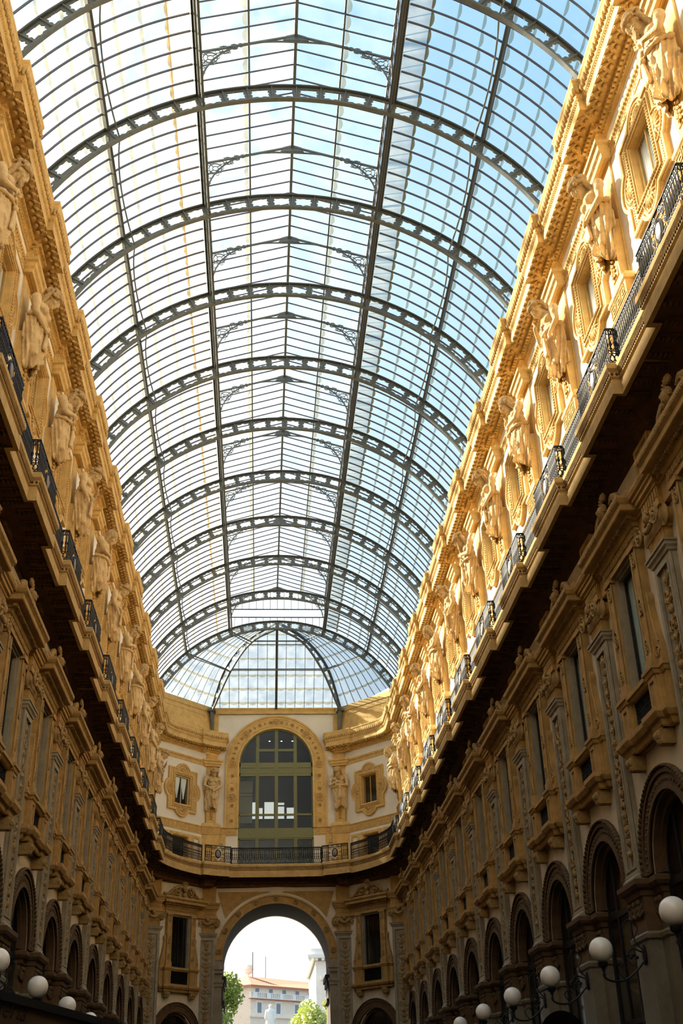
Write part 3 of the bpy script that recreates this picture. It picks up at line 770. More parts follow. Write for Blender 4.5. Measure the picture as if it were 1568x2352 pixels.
    d = MB(); d.box(-.9, .9, y + .9, y + .95, 8.7, z1 + .2); d.box(-.75, -.7, y + .36, y + .95, 8.7, z1 + .2); d.box(.7, .75, y + .36, y + .95, 8.7, z1 + .2); d.box(-.9, .9, y + .36, y + .95, z1 + .05, z1 + .1); d.build('dark_room', DARK, root)
    # entablature + pediment
    e = MB(); EP = [(0, 12.5), (.04, 12.5), (.04, 12.6), (.02, 12.62), (.02, 12.84), (.06, 12.86), (.10, 12.94), (.14, 12.96), (.14, 13.02), (.36, 13.06), (.38, 13.08), (.38, 13.2), (.42, 13.24), (.46, 13.32), (.46, 13.38), (0, 13.42)]
    e.sweep(EP, [(-1.22, y), (-1.22, y - .18), (1.22, y - .18), (1.22, y)], False); e.box(-1.2, 1.2, y - .165, y, 12.51, 13.39)
    for s in (-1, 1):
        e.box(*sorted((s * 1.22, s * 1.95)), y - .12, y, 12.5, 12.62); e.sweep([(.0, 12.6), (.0, 12.95), (.04, 12.97), (.04, 13.02), (.10, 13.05), (.10, 13.14), (.16, 13.2), (.18, 13.33), (0, 13.36)], ([(-1.95, y - .10), (-1.2, y - .10)] if s < 0 else [(1.2, y - .10), (1.95, y - .10)]), False)
    ENT = e.build('entablature', LOCH, root)
    o = MB()
    for i in range(22): x = -1.13 + .1076 * i; o.box(x - .03, x + .03, y - .24, y - .15, 12.66, 12.81)
    for i in range(26): x = -1.4 + .112 * i; o.box(x - .032, x + .032, y - .40, y - .28, 12.96, 13.04)
    for i in range(40): x = -1.6 + .082 * i; o.ell((x, y - .62, 13.29), (.032, .03, .045), 5, 4)
    o.build('carved_courses', LOCHC, ENT, 60)
    p = MB()
    for s in (-1, 1):
        # swan-neck scrolls
        pts = [(s * 1.45, y - .3, 13.5), (s * 1.2, y - .3, 13.52), (s * .95, y - .3, 13.68), (s * .75, y - .3, 13.9), (s * .52, y - .3, 14.0), (s * .32, y - .3, 13.92)]
        p.tube(pts, [.07, .06, .07, .08, .08, .06], 7)
        p.tube([(s * q[0], q[1], q[2]) for q in spiral(.5, 13.72, .23, .03, 1.7, pi / 2, -1, y - .32)], [.05 - .025 * i / 22 for i in range(23)], 6)
        p.ell((s * .5, y - .34, 13.72), .08); p.ell((s * 1.47, y - .3, 13.52), (.12, .12, .11))
        for q in range(5): p.ell((s * (.72 + .14 * q), y - .25, 13.62 - .035 * q), (.08, .06, .06 - .006 * q), 6, 4, RY(s * .6))
    p.wallp([[(-1.4, 13.4), (1.4, 13.4), (1.2, 13.5), (.85, 13.75), (.5, 13.95), (0, 14.0), (-.5, 13.95), (-.85, 13.75), (-1.2, 13.5)]], y - .22, y - .08)
    SPD = p.build('scroll_pediment', LOCHC, root, 60)
    h = MB(); h.ell((0, y - .42, 13.86), (.12, .13, .16), 10, 8); h.ell((0, y - .55, 13.84), (.022, .03, .05), 6, 5); h.ell((0, y - .50, 13.76), (.06, .05, .04), 6, 5)
    for i in range(14): a = radians(-20 + 220 * i / 13); h.ell((.14 * cos(a), y - .40, 13.9 + .13 * sin(a)), (.045, .06, .045), 6, 4)
    for i in range(7): a = radians(30 + 20 * i); h.ell((.2 * cos(a), y - .38, 14.05 + .2 * sin(a)), (.11, .045, .035), 6, 4, RY(-a))
    h.ell((0, y - .36, 13.56), (.13, .1, .15), 8, 6)
    h.build('carved_head', LOCHC, SPD, 60)
    return root
def lamp():
    root = thing('globe_lamp', '', 'lamp')     # origin at wall plate centre, facade coords, y=0 at pier front
    g = MB(); g.ell((0, -.93, .12), (.245, .245, .245), 28, 18); g.build('globe', GLOBE, root, 180)
    b = MB(); b.lathe([(.0, 0), (.06, 0), (.1, .03), (.11, .1), (.05, .1), (0, .1)], (0, -.93, -.23), 12)
    b.lathe([(.02, 0), (.035, .05), (.02, .08), (.03, .14), (.05, .17), (.02, .2)], (0, -.93, -.42), 10)
    b.tube(cr([(0, -.05, -.12), (0, -.25, -.32), (0, -.5, -.48), (0, -.75, -.5), (0, -.9, -.44), (0, -.93, -.38)], 5), .024, 7)
    b.build('arm', BLK, root, 60)
    s = MB()
    s.tube(cr([(0, -.06, .1), (0, -.2, .3), (0, -.1, .55), (0, -.3, .7), (0, -.42, .55)], 6), .014, 5); s.tube(cr([(0, -.06, .05), (0, -.3, .12), (0, -.42, -.05), (0, -.3, -.2), (0, -.2, -.1)], 6), .016, 5)
    s.tube(cr([(0, -.5, -.48), (0, -.62, -.3), (0, -.5, -.18), (0, -.42, -.28)], 6), .013, 5)
    for q in range(4): s.ell((0, -.2 - .06 * q, -.05 + .05 * (q % 2)), (.03, .05, .04), 5, 4)
    s.build('scrollwork', BLK, root, 60)
    p = MB(); p.lathe([(0, 0), (.09, 0), (.13, .02), (.13, .05), (0, .07)], (0, 0, 0), 14, RX(pi / 2) @ Matrix.Diagonal((1, 1.6, 1, 1))); p.build('wall_plate', BLK, root, 60)
    return root

# ================================================================== ASSEMBLY
K0, K1 = -2, 10
Z0 = 21.45     # centre height of the vault circle
YB = -14.0     # where the modelled hall is cut off behind the camera
# ---- floor and walls
b = MB(); b.box(-9.4, 9.4, YB, 90, FLOOR - .2, FLOOR); struct(b.build('floor', FLR))
b = MB(); b.box(-60, 80, 90.01, 300, FLOOR - .25, FLOOR - .02); struct(b.build('floor_square', FLR))
def side_wall(s):
    nm = SN[s]
    lp = [rect(YB, 68.66, 15.3, 26.1)]
    for k in range(K0, K1):
        c = YK(k + .5); lp.append(rect(c - .66, c + .66, 19.35, 21.15)); lp.append(rect(c - .66, c + .66, 15.43, 17.5))
    b = MB(); b.prism(lp, lambda u, v, d: (s * (XW + d), u, v), 0, .3); struct(b.build('wall_%s_upper' % nm, PLA))
    bot = [(YB, 14.4), (YB, 6.08)]
    for k in range(K0, K1):
        c = YK(k + .5); bot += [(c - 1.36, 6.08)] + [(c - 1.36 * cos(pi * i / 20), 6.1 + 1.36 * sin(pi * i / 20)) for i in range(21)] + [(c + 1.36, 6.08)]
    bot += [(66.2, 6.08), (66.2, 14.4)]
    lp = [bot]
    for k in range(K0, K1):
        c = YK(k + .5); lp.append(rect(c - .735, c + .735, 9.71, 12.5)); lp.append(rect(c - .66, c + .66, 8.86, 9.5))
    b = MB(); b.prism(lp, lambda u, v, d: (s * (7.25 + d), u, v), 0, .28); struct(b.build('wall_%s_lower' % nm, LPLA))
    b = MB(); b.box(*sorted((s * 9.0, s * 9.4)), YB, 74.5, FLOOR, 26.1); b.box(*sorted((s * 7.75, s * 9.4)), YB, 68.6, 25.9, 26.1); b.box(*sorted((s * 7.3, s * 7.9)), YB, 68.5, 14.4, 15.3)
    b.box(*sorted((s * 7.25, s * 9.2)), YB, YK(K0) - 1.4, FLOOR, 6.09)
    struct(b.build('wall_%s_outer' % nm, LOCH))
for s in (1, -1): side_wall(s)
b = MB(); b.box(-9.4, 9.4, YB - .3, YB, FLOOR, 33); struct(b.build('wall_back_added', LPLA))  # added unseen wall, keeps sky light from entering behind the camera

# ---- per-bay stonework
ca, co = cornice_geo(bay_path(BW, .16)); C1 = ca.build('trim', OCH); C2 = co.build('carving', OCHC, C1, 60)
straight = [(-P / 2, 0), (P / 2, 0)]
ba, bo = band_geo(straight); B1 = ba.build('trim', OCH); B2 = bo.build('carving', OCHC, B1, 60)
ka = MB(); ka.sweep(KEYB, straight); kb = MB(); meander(kb, -P / 2, P / 2, 17.9, 18.29, -.035); KB1 = ka.build('trim', OCH); kb.build('key_pattern', OCHC, KB1)
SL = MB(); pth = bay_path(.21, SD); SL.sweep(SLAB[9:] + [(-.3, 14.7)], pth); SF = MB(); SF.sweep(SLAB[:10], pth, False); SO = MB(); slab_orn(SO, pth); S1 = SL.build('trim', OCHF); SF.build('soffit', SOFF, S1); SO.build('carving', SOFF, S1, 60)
for s in (1, -1):
    for k in range(K0, K1 + 1):
        (x, y), rz = side_xf(s, k)[0][:2], side_xf(s, k)[1]
        if k < K1:
            trim(place(C1, (x, y, 0), rz)); 
        trim(place(B1, (x, y, 0), rz)) if k < K1 else None
        trim(place(KB1, (x, y, 0), rz)) if k < K1 else None
        if k < K1 - 1: trim(place(S1, (x, y, 0), rz))
# ---- statues, pillars
HK = [herm(i) for i in range(4)]; HP = herm_pillar()
seqR = {-2: 2, -1: 0, 0: 1, 1: 2, 2: 3, 3: 1, 4: 0, 5: 2, 6: 3, 7: 1, 8: 0, 9: 2, 10: 3}
seqL = {-2: 1, -1: 3, 0: 0, 1: 1, 2: 0, 3: 2, 4: 3, 5: 2, 6: 0, 7: 3, 8: 2, 9: 1, 10: 2}
HD = {0: 'bearded stone herm with folded arms', 1: 'stone herm of a woman, hands joined', 2: 'curly-haired stone herm with one raised hand', 3: 'hooded stone herm with one crossed arm'}
HZ = 19.30
for s in (1, -1):
    seq = seqR if s > 0 else seqL
    for i, k in enumerate(range(K0, K1 + 1)):
        (x, y, _), rz = side_xf(s, k); kd = seq[k]
        lit = 'sunlit' if s > 0 else 'shaded'
        o = place(HK[kd], (x, y, HZ), rz, seen(k, -1 if s > 0 else 0, lit + ' ' + HD[kd] + ', %s on the ' + SN[s], '%s stone herm just before the nearest in view, %s side' % (lit, SN[s])), 'stone herms along the upper %s wall' % SN[s])
        o.scale = (1.16 if s > 0 else -1.16, 1.12, 1.16 + .02 * sin(k * 2.3))
        place(HP, (x, y, 0), rz, seen(k, -1 if s > 0 else 0, lit + ' tapered pillar under a herm, %s on the ' + SN[s], '%s tapered pillar just before the nearest in view, %s side' % (lit, SN[s])), 'tapered pillars under the herms of the %s wall' % SN[s])
# ---- upper windows and balcony doors
UW = upper_window('blind'); UD = low_door()
RP = railing([(-SB + .1, -.97), (-SB + .1, -1.17), (SB - .1, -1.17), (SB - .1, -.97)], medal=0.); RR = railing([(-(P / 2 - SB) - .05, -.97), (P / 2 - SB + .05, -.97)])
LP_ = [pilaster(11), pilaster(23)]; PR = pier(5); AR = arch_surround(); AE = aedicule(3); LM = lamp()
for s in (1, -1):
    nm = SN[s]; tone = 'sunlit' if s > 0 else 'shaded'
    for i, k in enumerate(range(K0, K1)):
        (x, y, _), rz = side_xf(s, k + .5)
        place(UW, (x, y, 0), rz, seen(k, -1 if s > 0 else 0, tone + ' small window in lobed frame, %s on the upper ' + nm, '%s lobed window just before the nearest in view, %s side' % (tone, nm)), 'lobed windows of the upper %s wall' % nm)
        place(UD, (x, y, 0), rz, seen(k, -1 if s > 0 else 0, 'dark balcony door under a lobed window, %s on the ' + nm, 'dark balcony door just before the nearest in view, %s side' % nm), 'balcony doors of the %s wall' % nm)
        if k < K1 - 1: place(RR, (x, y, 0), rz, seen(k, -1 if s > 0 else 0, 'set-back black railing under a lobed window, %s on the ' + nm, 'set-back black railing just before the nearest in view, %s side' % nm), 'black railing stretches of the %s balcony' % nm)
        place(AR, (x, y, 0), rz, seen(k, 0 if s > 0 else 1, 'shadowed arcade arch with rope moulding, %s on the ' + nm, 'shadowed arcade arch just before the nearest in view, %s side' % nm), 'arcade arches of the %s side' % nm)
        place(AE, (x, y, 0), rz, seen(k, 0 if s > 0 else 1, 'tall window with scroll pediment, %s on the ' + nm, 'tall pedimented window just before the nearest in view, %s side' % nm), 'pedimented windows of the %s side' % nm)
    for i, k in enumerate(range(K0, K1)):
        (x, y, _), rz = side_xf(s, k)
        place(RP, (x, y, 0), rz, seen(k, -1 if s > 0 else 0, 'projecting black railing with medallion under a herm, %s on the ' + nm, 'projecting black railing just before the nearest in view, %s side' % nm), 'medallion railings of the %s balcony' % nm)
        place(LP_[k % 2], (x, y, 0), rz, seen(k, 0 if s > 0 else 1, 'grey marble pilaster with carved panel, %s on the ' + nm, 'grey marble pilaster just before the nearest in view, %s side' % nm), 'marble pilasters of the %s side' % nm)
        place(PR, (x, y, 0), rz, seen(k, 1 if s > 0 else 2, 'pale marble arcade pier with leafy frieze, %s on the ' + nm, 'pale marble pier just before the nearest in view, %s side' % nm), 'arcade piers of the %s side' % nm)
        vis = k if s > 0 else k
        place(LM, (s * 7.09, y - .12, 4.62), rz, seen(k, 0 if s > 0 else 1, 'white globe lamp on black bracket, %s on the ' + nm, 'white globe lamp just before the nearest in view, %s side' % nm), 'globe lamps of the %s side' % nm)

# ---- roof
def rp(a, R, y=0): return (R * sin(a), y, R * cos(a))
def arc_strip(b, a0, a1, r0, r1, y0, y1, n):
    for i in range(n):
        p = a0 + (a1 - a0) * i / n; q = a0 + (a1 - a0) * (i + 1) / n
        vs = [rp(p, r0, y0), rp(q, r0, y0), rp(q, r1, y0), rp(p, r1, y0), rp(p, r0, y1), rp(q, r0, y1), rp(q, r1, y1), rp(p, r1, y1)]
        b.add(vs, [(0, 1, 2, 3), (4, 7, 6, 5), (0, 4, 5, 1), (3, 2, 6, 7)] + ([(0, 3, 7, 4)] if i == 0 else []) + ([(1, 5, 6, 2)] if i == n - 1 else []))
def star():
    o = []
    for i in range(8):
        a = pi / 4 * i; tip = [.43, .36, .40, .36][i % 4]
        ux = cos(a); uy = sin(a)
        w = 1.0 if i % 2 == 0 else 1.22
        o.append((ux * .40 * w * (1.03 if i % 4 == 0 else 1), uy * .38 * (1.02 if i % 4 == 2 else w)))
        a2 = a + pi / 8; o.append((cos(a2) * .345, sin(a2) * .31))
    return o
def rect_star(): return [[(-.5, -.5), (.5, -.5), (.5, .5), (-.5, .5)], star()]
STEP = radians(5.1)
def rib(ang=12):
    root = thing('roof_arch', '', 'arch')
    n = 2 * ang; A = ang * STEP
    b = MB(); arc_strip(b, -A, A, 8.17, 8.22, -.075, .075, 48); arc_strip(b, -A, A, 8.20, 8.28, -.015, .015, 48); b.build('lower_chord', IRON, root, 30)
    b = MB(); arc_strip(b, -A, A, 8.70, 8.75, -.10, .10, 48); b.build('upper_chord', IROND, root, 30)
    w = MB(); w.prism(rect_star(), lambda u, v, d: rp(u * STEP, 8.46 + v * .48, d), -.016, .016)
    for q in (-.5,): w.box(-.014, .014, -.075, .075, 8.22, 8.70, RY(q * STEP)); w.box(-.05, .05, -.022, .022, 8.22, 8.70, RY(q * STEP))
    W = w.build('web_panel', IRON, root)
    for i in range(n):
        o = W if i == 0 else W.copy()
        if i: COL.objects.link(o); o.parent = root
        o.rotation_euler = (0, (i - ang + .5) * STEP, 0)
    return root
RB = rib()
for i, k in enumerate(range(K0, K1 + 1)):
    place(RB, (0, YK(k), Z0), 0, seen(k, 0, 'grey iron roof arch with star cutouts across the vault, %s', 'grey iron roof arch just before the nearest in view'), 'iron arches of the glass vault')
AL, AM, AE_ = radians(20.3), radians(40.7), radians(59)
def glz():
    root = thing('roof_glazing_section', '', 'roof glazing')
    w = MB(); arc_strip(w, AL + .01, AE_, 8.76, 8.82, -.017, .017, 18); W = w.build('glazing_bar', BAR, root)
    for i in range(1, 8):
        o = W if i == 1 else W.copy()
        if i > 1: COL.objects.link(o); o.parent = root
        o.location = (0, -P / 2 + P * i / 8, 0)
    rnd = random.Random(2)
    for a in (25.4, 30.5, 35.6, 41.4, 45.8, 50.9, 56.2):
        s = MB()
        for i in range(8):
            y0 = -P / 2 + P * i / 8 + .02; y1 = y0 + P / 8 - .04; n = 6; top = radians(a - .42 + rnd.uniform(-.05, .05)); dl = rnd.uniform(.35, .6)
            for j in range(n):
                u0 = j / n; u1 = (j + 1) / n; f = lambda u: top + radians(.30 + dl * sin(pi * u) ** .7)
                ya = y0 + (y1 - y0) * u0; yb = y0 + (y1 - y0) * u1
                s.add([rp(top, 8.835, ya), rp(top, 8.835, yb), rp(f(u1), 8.825, yb), rp(f(u0), 8.825, ya)], [(0, 1, 2, 3)])
        s.build('pane_overlaps', RGD if a < 26 else RGS, root, fixn=False)
    r = MB(); n = 20     # curved tie rod under the mid purlin
    pts = []
    for i in range(n + 1):
        u = -1 + 2 * i / n; pts.append(rp(AM - .012, 8.22 + .34 * (1 - u * u), u * P / 2 * .995))
    r.tube(pts, .026, 6, False)
    r.build('curved_tie', IRON, root, 60)
    return root
GZ = glz()
for i, k in enumerate(range(K0 - 1, K1)):
    for s in (1, -1):
        place(GZ, (0, YK(k + .5), Z0), 0 if s > 0 else pi, seen(k, -1, 'curved glazing bars of the vault, bay %s, ' + SN[s] + ' slope', 'curved glazing bars just before the nearest in view, %s slope' % SN[s]), 'glazing bays of the %s vault slope' % SN[s])
g = MB(); g2 = MB()
def gl_strip(b, a0, a1, n, R=8.85, y0=YB, y1=YK(K1), ny=40):
    for s in (1, -1):
        o = len(b.v)
        for j in range(ny + 1):
            y = y0 + (y1 - y0) * j / ny
            for i in range(n + 1): p = rp(s * (a0 + (a1 - a0) * i / n), R, y); b.v.append((p[0], p[1], p[2] + Z0))
        for j in range(ny):
            for i in range(n): q = o + j * (n + 1) + i; b.f.append((q, q + 1, q + n + 2, q + n + 1))
gl_strip(g, radians(25.4), AE_, 12); gl_strip(g2, AL, radians(25.4), 2)
struct(g.build('ceiling', RGL, None, 180, False)); struct(g2.build('ceiling', RGF, None, 180, False))
YE = YK(K1)
XL = 3.05; ZS = 29.72; ZEV = 31.65; ZR = 32.6
for s in (1, -1):
    b = MB()
    b.add([rp(s * AL, 8.2, 0)], [])
    b = MB()
    for r0, r1, w in ((8.18, 8.23, .04), (8.58, 8.74, .02), (8.70, 8.76, .07)):
        d = w / 8.4; vs = []
        for y in (YB, YE): vs += [(lambda p: (p[0], p[1], p[2] + Z0))(rp(s * AL + q, r, y)) for q, r in ((-d, r0), (d, r0), (d, r1), (-d, r1))]
        b.add(vs, [(0, 1, 2, 3), (4, 7, 6, 5), (0, 4, 5, 1), (1, 5, 6, 2), (2, 6, 7, 3), (3, 7, 4, 0)])
    tag(b.build('roof_beam', IROND), 'deep dark iron beam along the %s foot of the raised skylight' % SN[s], 'beam')
    b = MB(); vs = []
    for y in (YB, YE): vs += [(lambda p: (p[0], p[1], p[2] + Z0))(rp(s * AM + q, r, y)) for q, r in ((-.005, 8.62), (.005, 8.62), (.005, 8.80), (-.005, 8.80))]
    b.add(vs, [(0, 1, 2, 3), (4, 7, 6, 5), (0, 4, 5, 1), (1, 5, 6, 2), (2, 6, 7, 3), (3, 7, 4, 0)])
    tag(b.build('roof_beam', IROND), 'dark iron purlin running halfway up the %s slope of the vault' % SN[s], 'beam')
    b = MB(); b.box(s * XL - .05, s * XL + .05, YB, YE, ZEV - .08, ZEV + .06); b.box(s * XL - .03, s * XL + .03, YB, YE, 30.6, 30.66); tag(b.build('skylight_eaves_beam', IRON), 'iron eaves beam along the %s edge of the raised skylight' % SN[s], 'beam')
    b = MB(); b.box(s * 1.5 - .03, s * 1.5 + .03, YB, YE, 32.08, 32.16); tag(b.build('skylight_purlin', IRON), 'thin iron purlin halfway up the %s pane slope of the raised skylight' % SN[s], 'beam')
b = MB(); b.box(-.05, .05, YB, YE, ZR - .12, ZR + .04); tag(b.build('ridge_beam', IRON), 'iron ridge beam along the top of the raised skylight', 'beam')
g = MB(); g3 = MB()
for s in (1, -1):
    g.add([(s * (XL + .1), YB, ZEV + .03), (s * (XL + .1), YE, ZEV + .03), (0, YE, ZR + .07), (0, YB, ZR + .07)], [(0, 1, 2, 3)])
    g3.add([(s * XL, YB, ZS), (s * XL, YE, ZS), (s * XL, YE, ZEV), (s * XL, YB, ZEV)], [(0, 1, 2, 3)])
struct(g.build('ceiling', RGL, None, None, False)); struct(g3.build('ceiling', RGL, None, None, False))
def lz():
    root = thing('skylight_glazing_section', '', 'roof glazing')
    w = MB()
    sl = atan2(ZR - ZEV, XL)
    for s in (1, -1):
        w.add([(s * XL, -.015, ZEV), (s * XL, .015, ZEV), (0, .015, ZR), (0, -.015, ZR), (s * XL, -.015, ZEV + .05), (s * XL, .015, ZEV + .05), (0, .015, ZR + .05), (0, -.015, ZR + .05)],
              [(0, 1, 2, 3), (4, 7, 6, 5), (0, 3, 7, 4), (1, 5, 6, 2), (0, 4, 5, 1)])
        w.box(s * XL - .012, s * XL + .012, -.012, .012, ZS, ZEV)
    W = w.build('glazing_bar', BAR, root)
    for i in range(1, 8):
        o = W if i == 1 else W.copy()
        if i > 1: COL.objects.link(o); o.parent = root
        o.location = (0, -P / 2 + P * i / 8, 0)
    rnd = random.Random(5)
    for s in (1, -1):
        s2 = MB()
        for i in range(8):
            y0 = -P / 2 + P * i / 8 + .02; y1 = y0 + P / 8 - .04; n = 5
            for j in range(n):
                u0 = j / n; u1 = (j + 1) / n; f = lambda u: 1.56 + .05 + .10 * sin(pi * u) ** .7
                zz = lambda x: ZR + (ZEV - ZR) * x / XL + .055
                s2.add([(s * 1.56, y0 + (y1 - y0) * u0, zz(1.56)), (s * 1.56, y0 + (y1 - y0) * u1, zz(1.56)), (s * f(u1), y0 + (y1 - y0) * u1, zz(f(u1))), (s * f(u0), y0 + (y1 - y0) * u0, zz(f(u0)))], [(0, 1, 2, 3)])
        s2.build('pane_overlaps', RGS, root, fixn=False)
    return root
LZ = lz()
def truss():
    root = thing('skylight_truss', '', 'truss')
    b = MB()
    for s in (1, -1):
        b.tube([(s * XL, 0, ZEV - .04), (0, 0, ZR - .06)], .045, 4); b.tube([(s * XL, 0, ZS), (s * XL, 0, ZEV)], .05, 4)
    b.build('rafters', IRON, root)
    cz = lambda x: 30.42 + 1.83 * max(0, 1 - (abs(x) / 2.93) ** 3) ** .6
    b = MB(); b.tube([(x, 0, cz(x)) for x in [-2.93 * cos(pi * i / 36) for i in range(37)]], .034, 5)
    b.build('curved_brace', IRON, root, 60)
    for s in (1, -1):
        f = MB()
        x = 2.82
        for (cx, cr) in ((2.70, .23), (2.27, .17), (1.96, .11), (1.76, .07), (1.62, .045)):
            top = ZR + (ZEV - ZR) * cx / XL - .08; z = (cz(cx) + top) / 2 + .02
            if cx > 2.6: z = 31.38
            f.tube([(s * cx + cr * cos(g), 0, z + cr * sin(g)) for g in [2 * pi * h / 14 for h in range(14)]], .021, 4, closed=True)
            f.tube([(s * cx + cr * .45 * cos(g), 0, z + cr * .45 * sin(g)) for g in [2 * pi * h / 8 for h in range(8)]], .017, 4, closed=True)
            for h in range(4): g = pi / 4 + pi / 2 * h; f.tube([(s * cx + cr * .45 * cos(g), 0, z + cr * .45 * sin(g)), (s * cx + cr * 1.25 * cos(g), 0, z + cr * 1.25 * sin(g))], .017, 4)
        for (cx, z, cr) in ((2.84, 31.03, .10), (2.89, 30.83, .07), (2.49, 31.66, .07), (2.14, 31.82, .06), (2.47, 31.40, .06), (2.62, 31.12, .06), (2.92, 31.58, .07), (2.92, 31.2, .06), (2.11, 31.66, .04), (2.9, 30.68, .05)):
            f.tube([(s * cx + cr * cos(g), 0, z + cr * sin(g)) for g in [2 * pi * h / 10 for h in range(10)]], .012, 4, closed=True)
        f.build('filigree', IRON, root, 60)
    a = MB(); a.wallp([[(-.42, 32.30), (.42, 32.30), (.30, 32.40), (.33, 32.5), (0, 32.62), (-.33, 32.5), (-.30, 32.40)]], -.02, .02); a.build('apex_plate', IRON, root)
    return root
TR_ = truss()
for i, k in enumerate(range(K0, K1 + 1)): place(TR_, (0, YK(k), 0), 0, seen(k, 0, 'iron skylight truss with filigree corner brackets, %s', 'iron skylight truss just before the nearest in view'), 'filigree trusses of the raised skylight')
for i, k in enumerate(range(K0 - 1, K1)): place(LZ, (0, YK(k + .5), 0), 0, seen(k, 0, 'pitched glazing bars of the raised skylight, bay %s', 'pitched glazing bars just before the nearest in view'), 'glazing bays of the raised skylight')
rt = thing('skylight_gable', 'glazed gable with thin vertical bars closing the far end of the raised skylight', 'window', (0, YE, 0))
b = MB(); zt = lambda x: ZR + (ZEV - ZR) * abs(x) / XL
for i in range(-6, 7): b.box(i * .45 - .015, i * .45 + .015, -.02, .02, 31.0, zt(i * .45)); b.box(i * .45 - .015, i * .45 + .015, -.02, .02, ZS, 30.45)
for z in (30.45, 31.0): b.box(-XL, XL, -.03, .03, z - .03, z + .03)
b.build('glazing_bars', BAR, rt)
b = MB(); b.wallp([[(-XL, ZS), (XL, ZS), (XL, ZEV), (0, ZR), (-XL, ZEV)]], .02, .03); b.build('glass', RGL, rt)

# ---- half dome of glass at the far end
HU = cr([(4.25, 72.2, 26.1), (3.31, 70.07, 28.1), (1.87, 69.0, 29.6), (0.0, 67.5, 30.25)], 6)
HL = cr([(4.12, 71.45, 25.75), (2.95, 69.4, 27.67), (1.64, 68.22, 29.15), (0.0, 67.25, 29.7)], 6)
RU = cr([(7.47, YE, 26.1), (5.78, YE, 28.1), (3.3, YE, 29.62), (0.0, YE, 30.3)], 6)
NT = len(HU)
def sidept(s, i, u):
    p = RU[i].lerp(HU[i], u); f = (1 - i / (NT - 1)); n = Vector((.75, .66, 0)); p = p + n * (.9 * u * (1 - u) * f ** 2 * 1.6)
    return Vector((s * p.x, p.y, p.z))
g = MB()
for s in (1, -1):
    o = len(g.v); nu = 10
    for i in range(NT):
        for j in range(nu + 1): g.v.append(tuple(sidept(s, i, j / nu)))
    for i in range(NT - 1):
        for j in range(nu): q = o + i * (nu + 1) + j; g.f.append((q, q + 1, q + nu + 2, q + nu + 1))
o = len(g.v)
for p in HU: g.v.append((-p.x, p.y, p.z)); g.v.append((p.x, p.y, p.z))
for i in range(NT - 1): q = o + 2 * i; g.f.append((q, q + 1, q + 3, q + 2))
struct(g.build('ceiling', HGL, None, 180, False))
for s in (1, -1):
    rt = thing('half_dome_glazing', 'slanted glazing bars and panes of the %s face of the far glass half dome' % SN[s], 'roof glazing')
    b = MB()
    for j in range(1, 9):
        u = j / 9; pts = [sidept(s, i, u) for i in range(NT - 3)]; b.tube(pts, .022, 4, False)
    b.build('glazing_bars', BAR, rt)
    b = MB()
    for tt in (2.0, 4.0, 8.0, 10.2, 13.):
        for j in range(9):
            for m in range(4):
                def pt(u, dz): i0 = int(tt); f = tt - i0 - dz; return sidept(s, i0, u).lerp(sidept(s, min(i0 + 1, NT - 1), u), f)
                u0 = (j + m / 4) / 9; u1 = (j + (m + 1) / 4) / 9; w = lambda q: .16 + .22 * sin(pi * q)
                vs = [pt(u0, 0), pt(u1, 0), pt(u1, w((m + 1) / 4)), pt(u0, w(m / 4))]; b.add([v + Vector((0, 0, -.03)) for v in vs], [(0, 1, 2, 3)])
    b.build('pane_overlaps', RGS, rt, fixn=False)
rt = thing('half_dome_glazing', 'upright glazing bars and panes of the central face of the far glass half dome', 'roof glazing')
b = MB()
for j in range(-6, 7):
    x = j * .615
    if j == 0: continue
    pts = [Vector((x, p.y, p.z)) for p in HU if p.x > abs(x)]
    # end exactly on the hip
    for a, c in zip(HU, HU[1:]):
        if a.x > abs(x) >= c.x: f = (a.x - abs(x)) / (a.x - c.x); q = a.lerp(c, f); pts.append(Vector((x, q.y, q.z)))
    if len(pts) > 1: b.tube(pts, .022, 4, False)
b.build('glazing_bars', BAR, rt)
for i in (1, 3, 5, 8, 11, 14):
    b = MB(); a, c = HU[i], HU[i + 1] if i + 1 < NT else HU[i]
    n = int(a.x / .615)
    for j in range(-n - 1, n + 1):
        for m in range(4):
            x0 = max(-a.x, min(a.x, (j + m / 4) * .615)); x1 = max(-a.x, min(a.x, (j + (m + 1) / 4) * .615)); w = lambda q: .20 + .25 * sin(pi * q)
            f = lambda x, t: (x, a.y + (c.y - a.y) * (-t), a.z + (c.z - a.z) * (-t) - .03)
            b.add([f(x0, 0), f(x1, 0), f(x1, w((m + 1) / 4)), f(x0, w(m / 4))], [(0, 1, 2, 3)])
    b.build('pane_overlaps', RGS, rt, fixn=False)
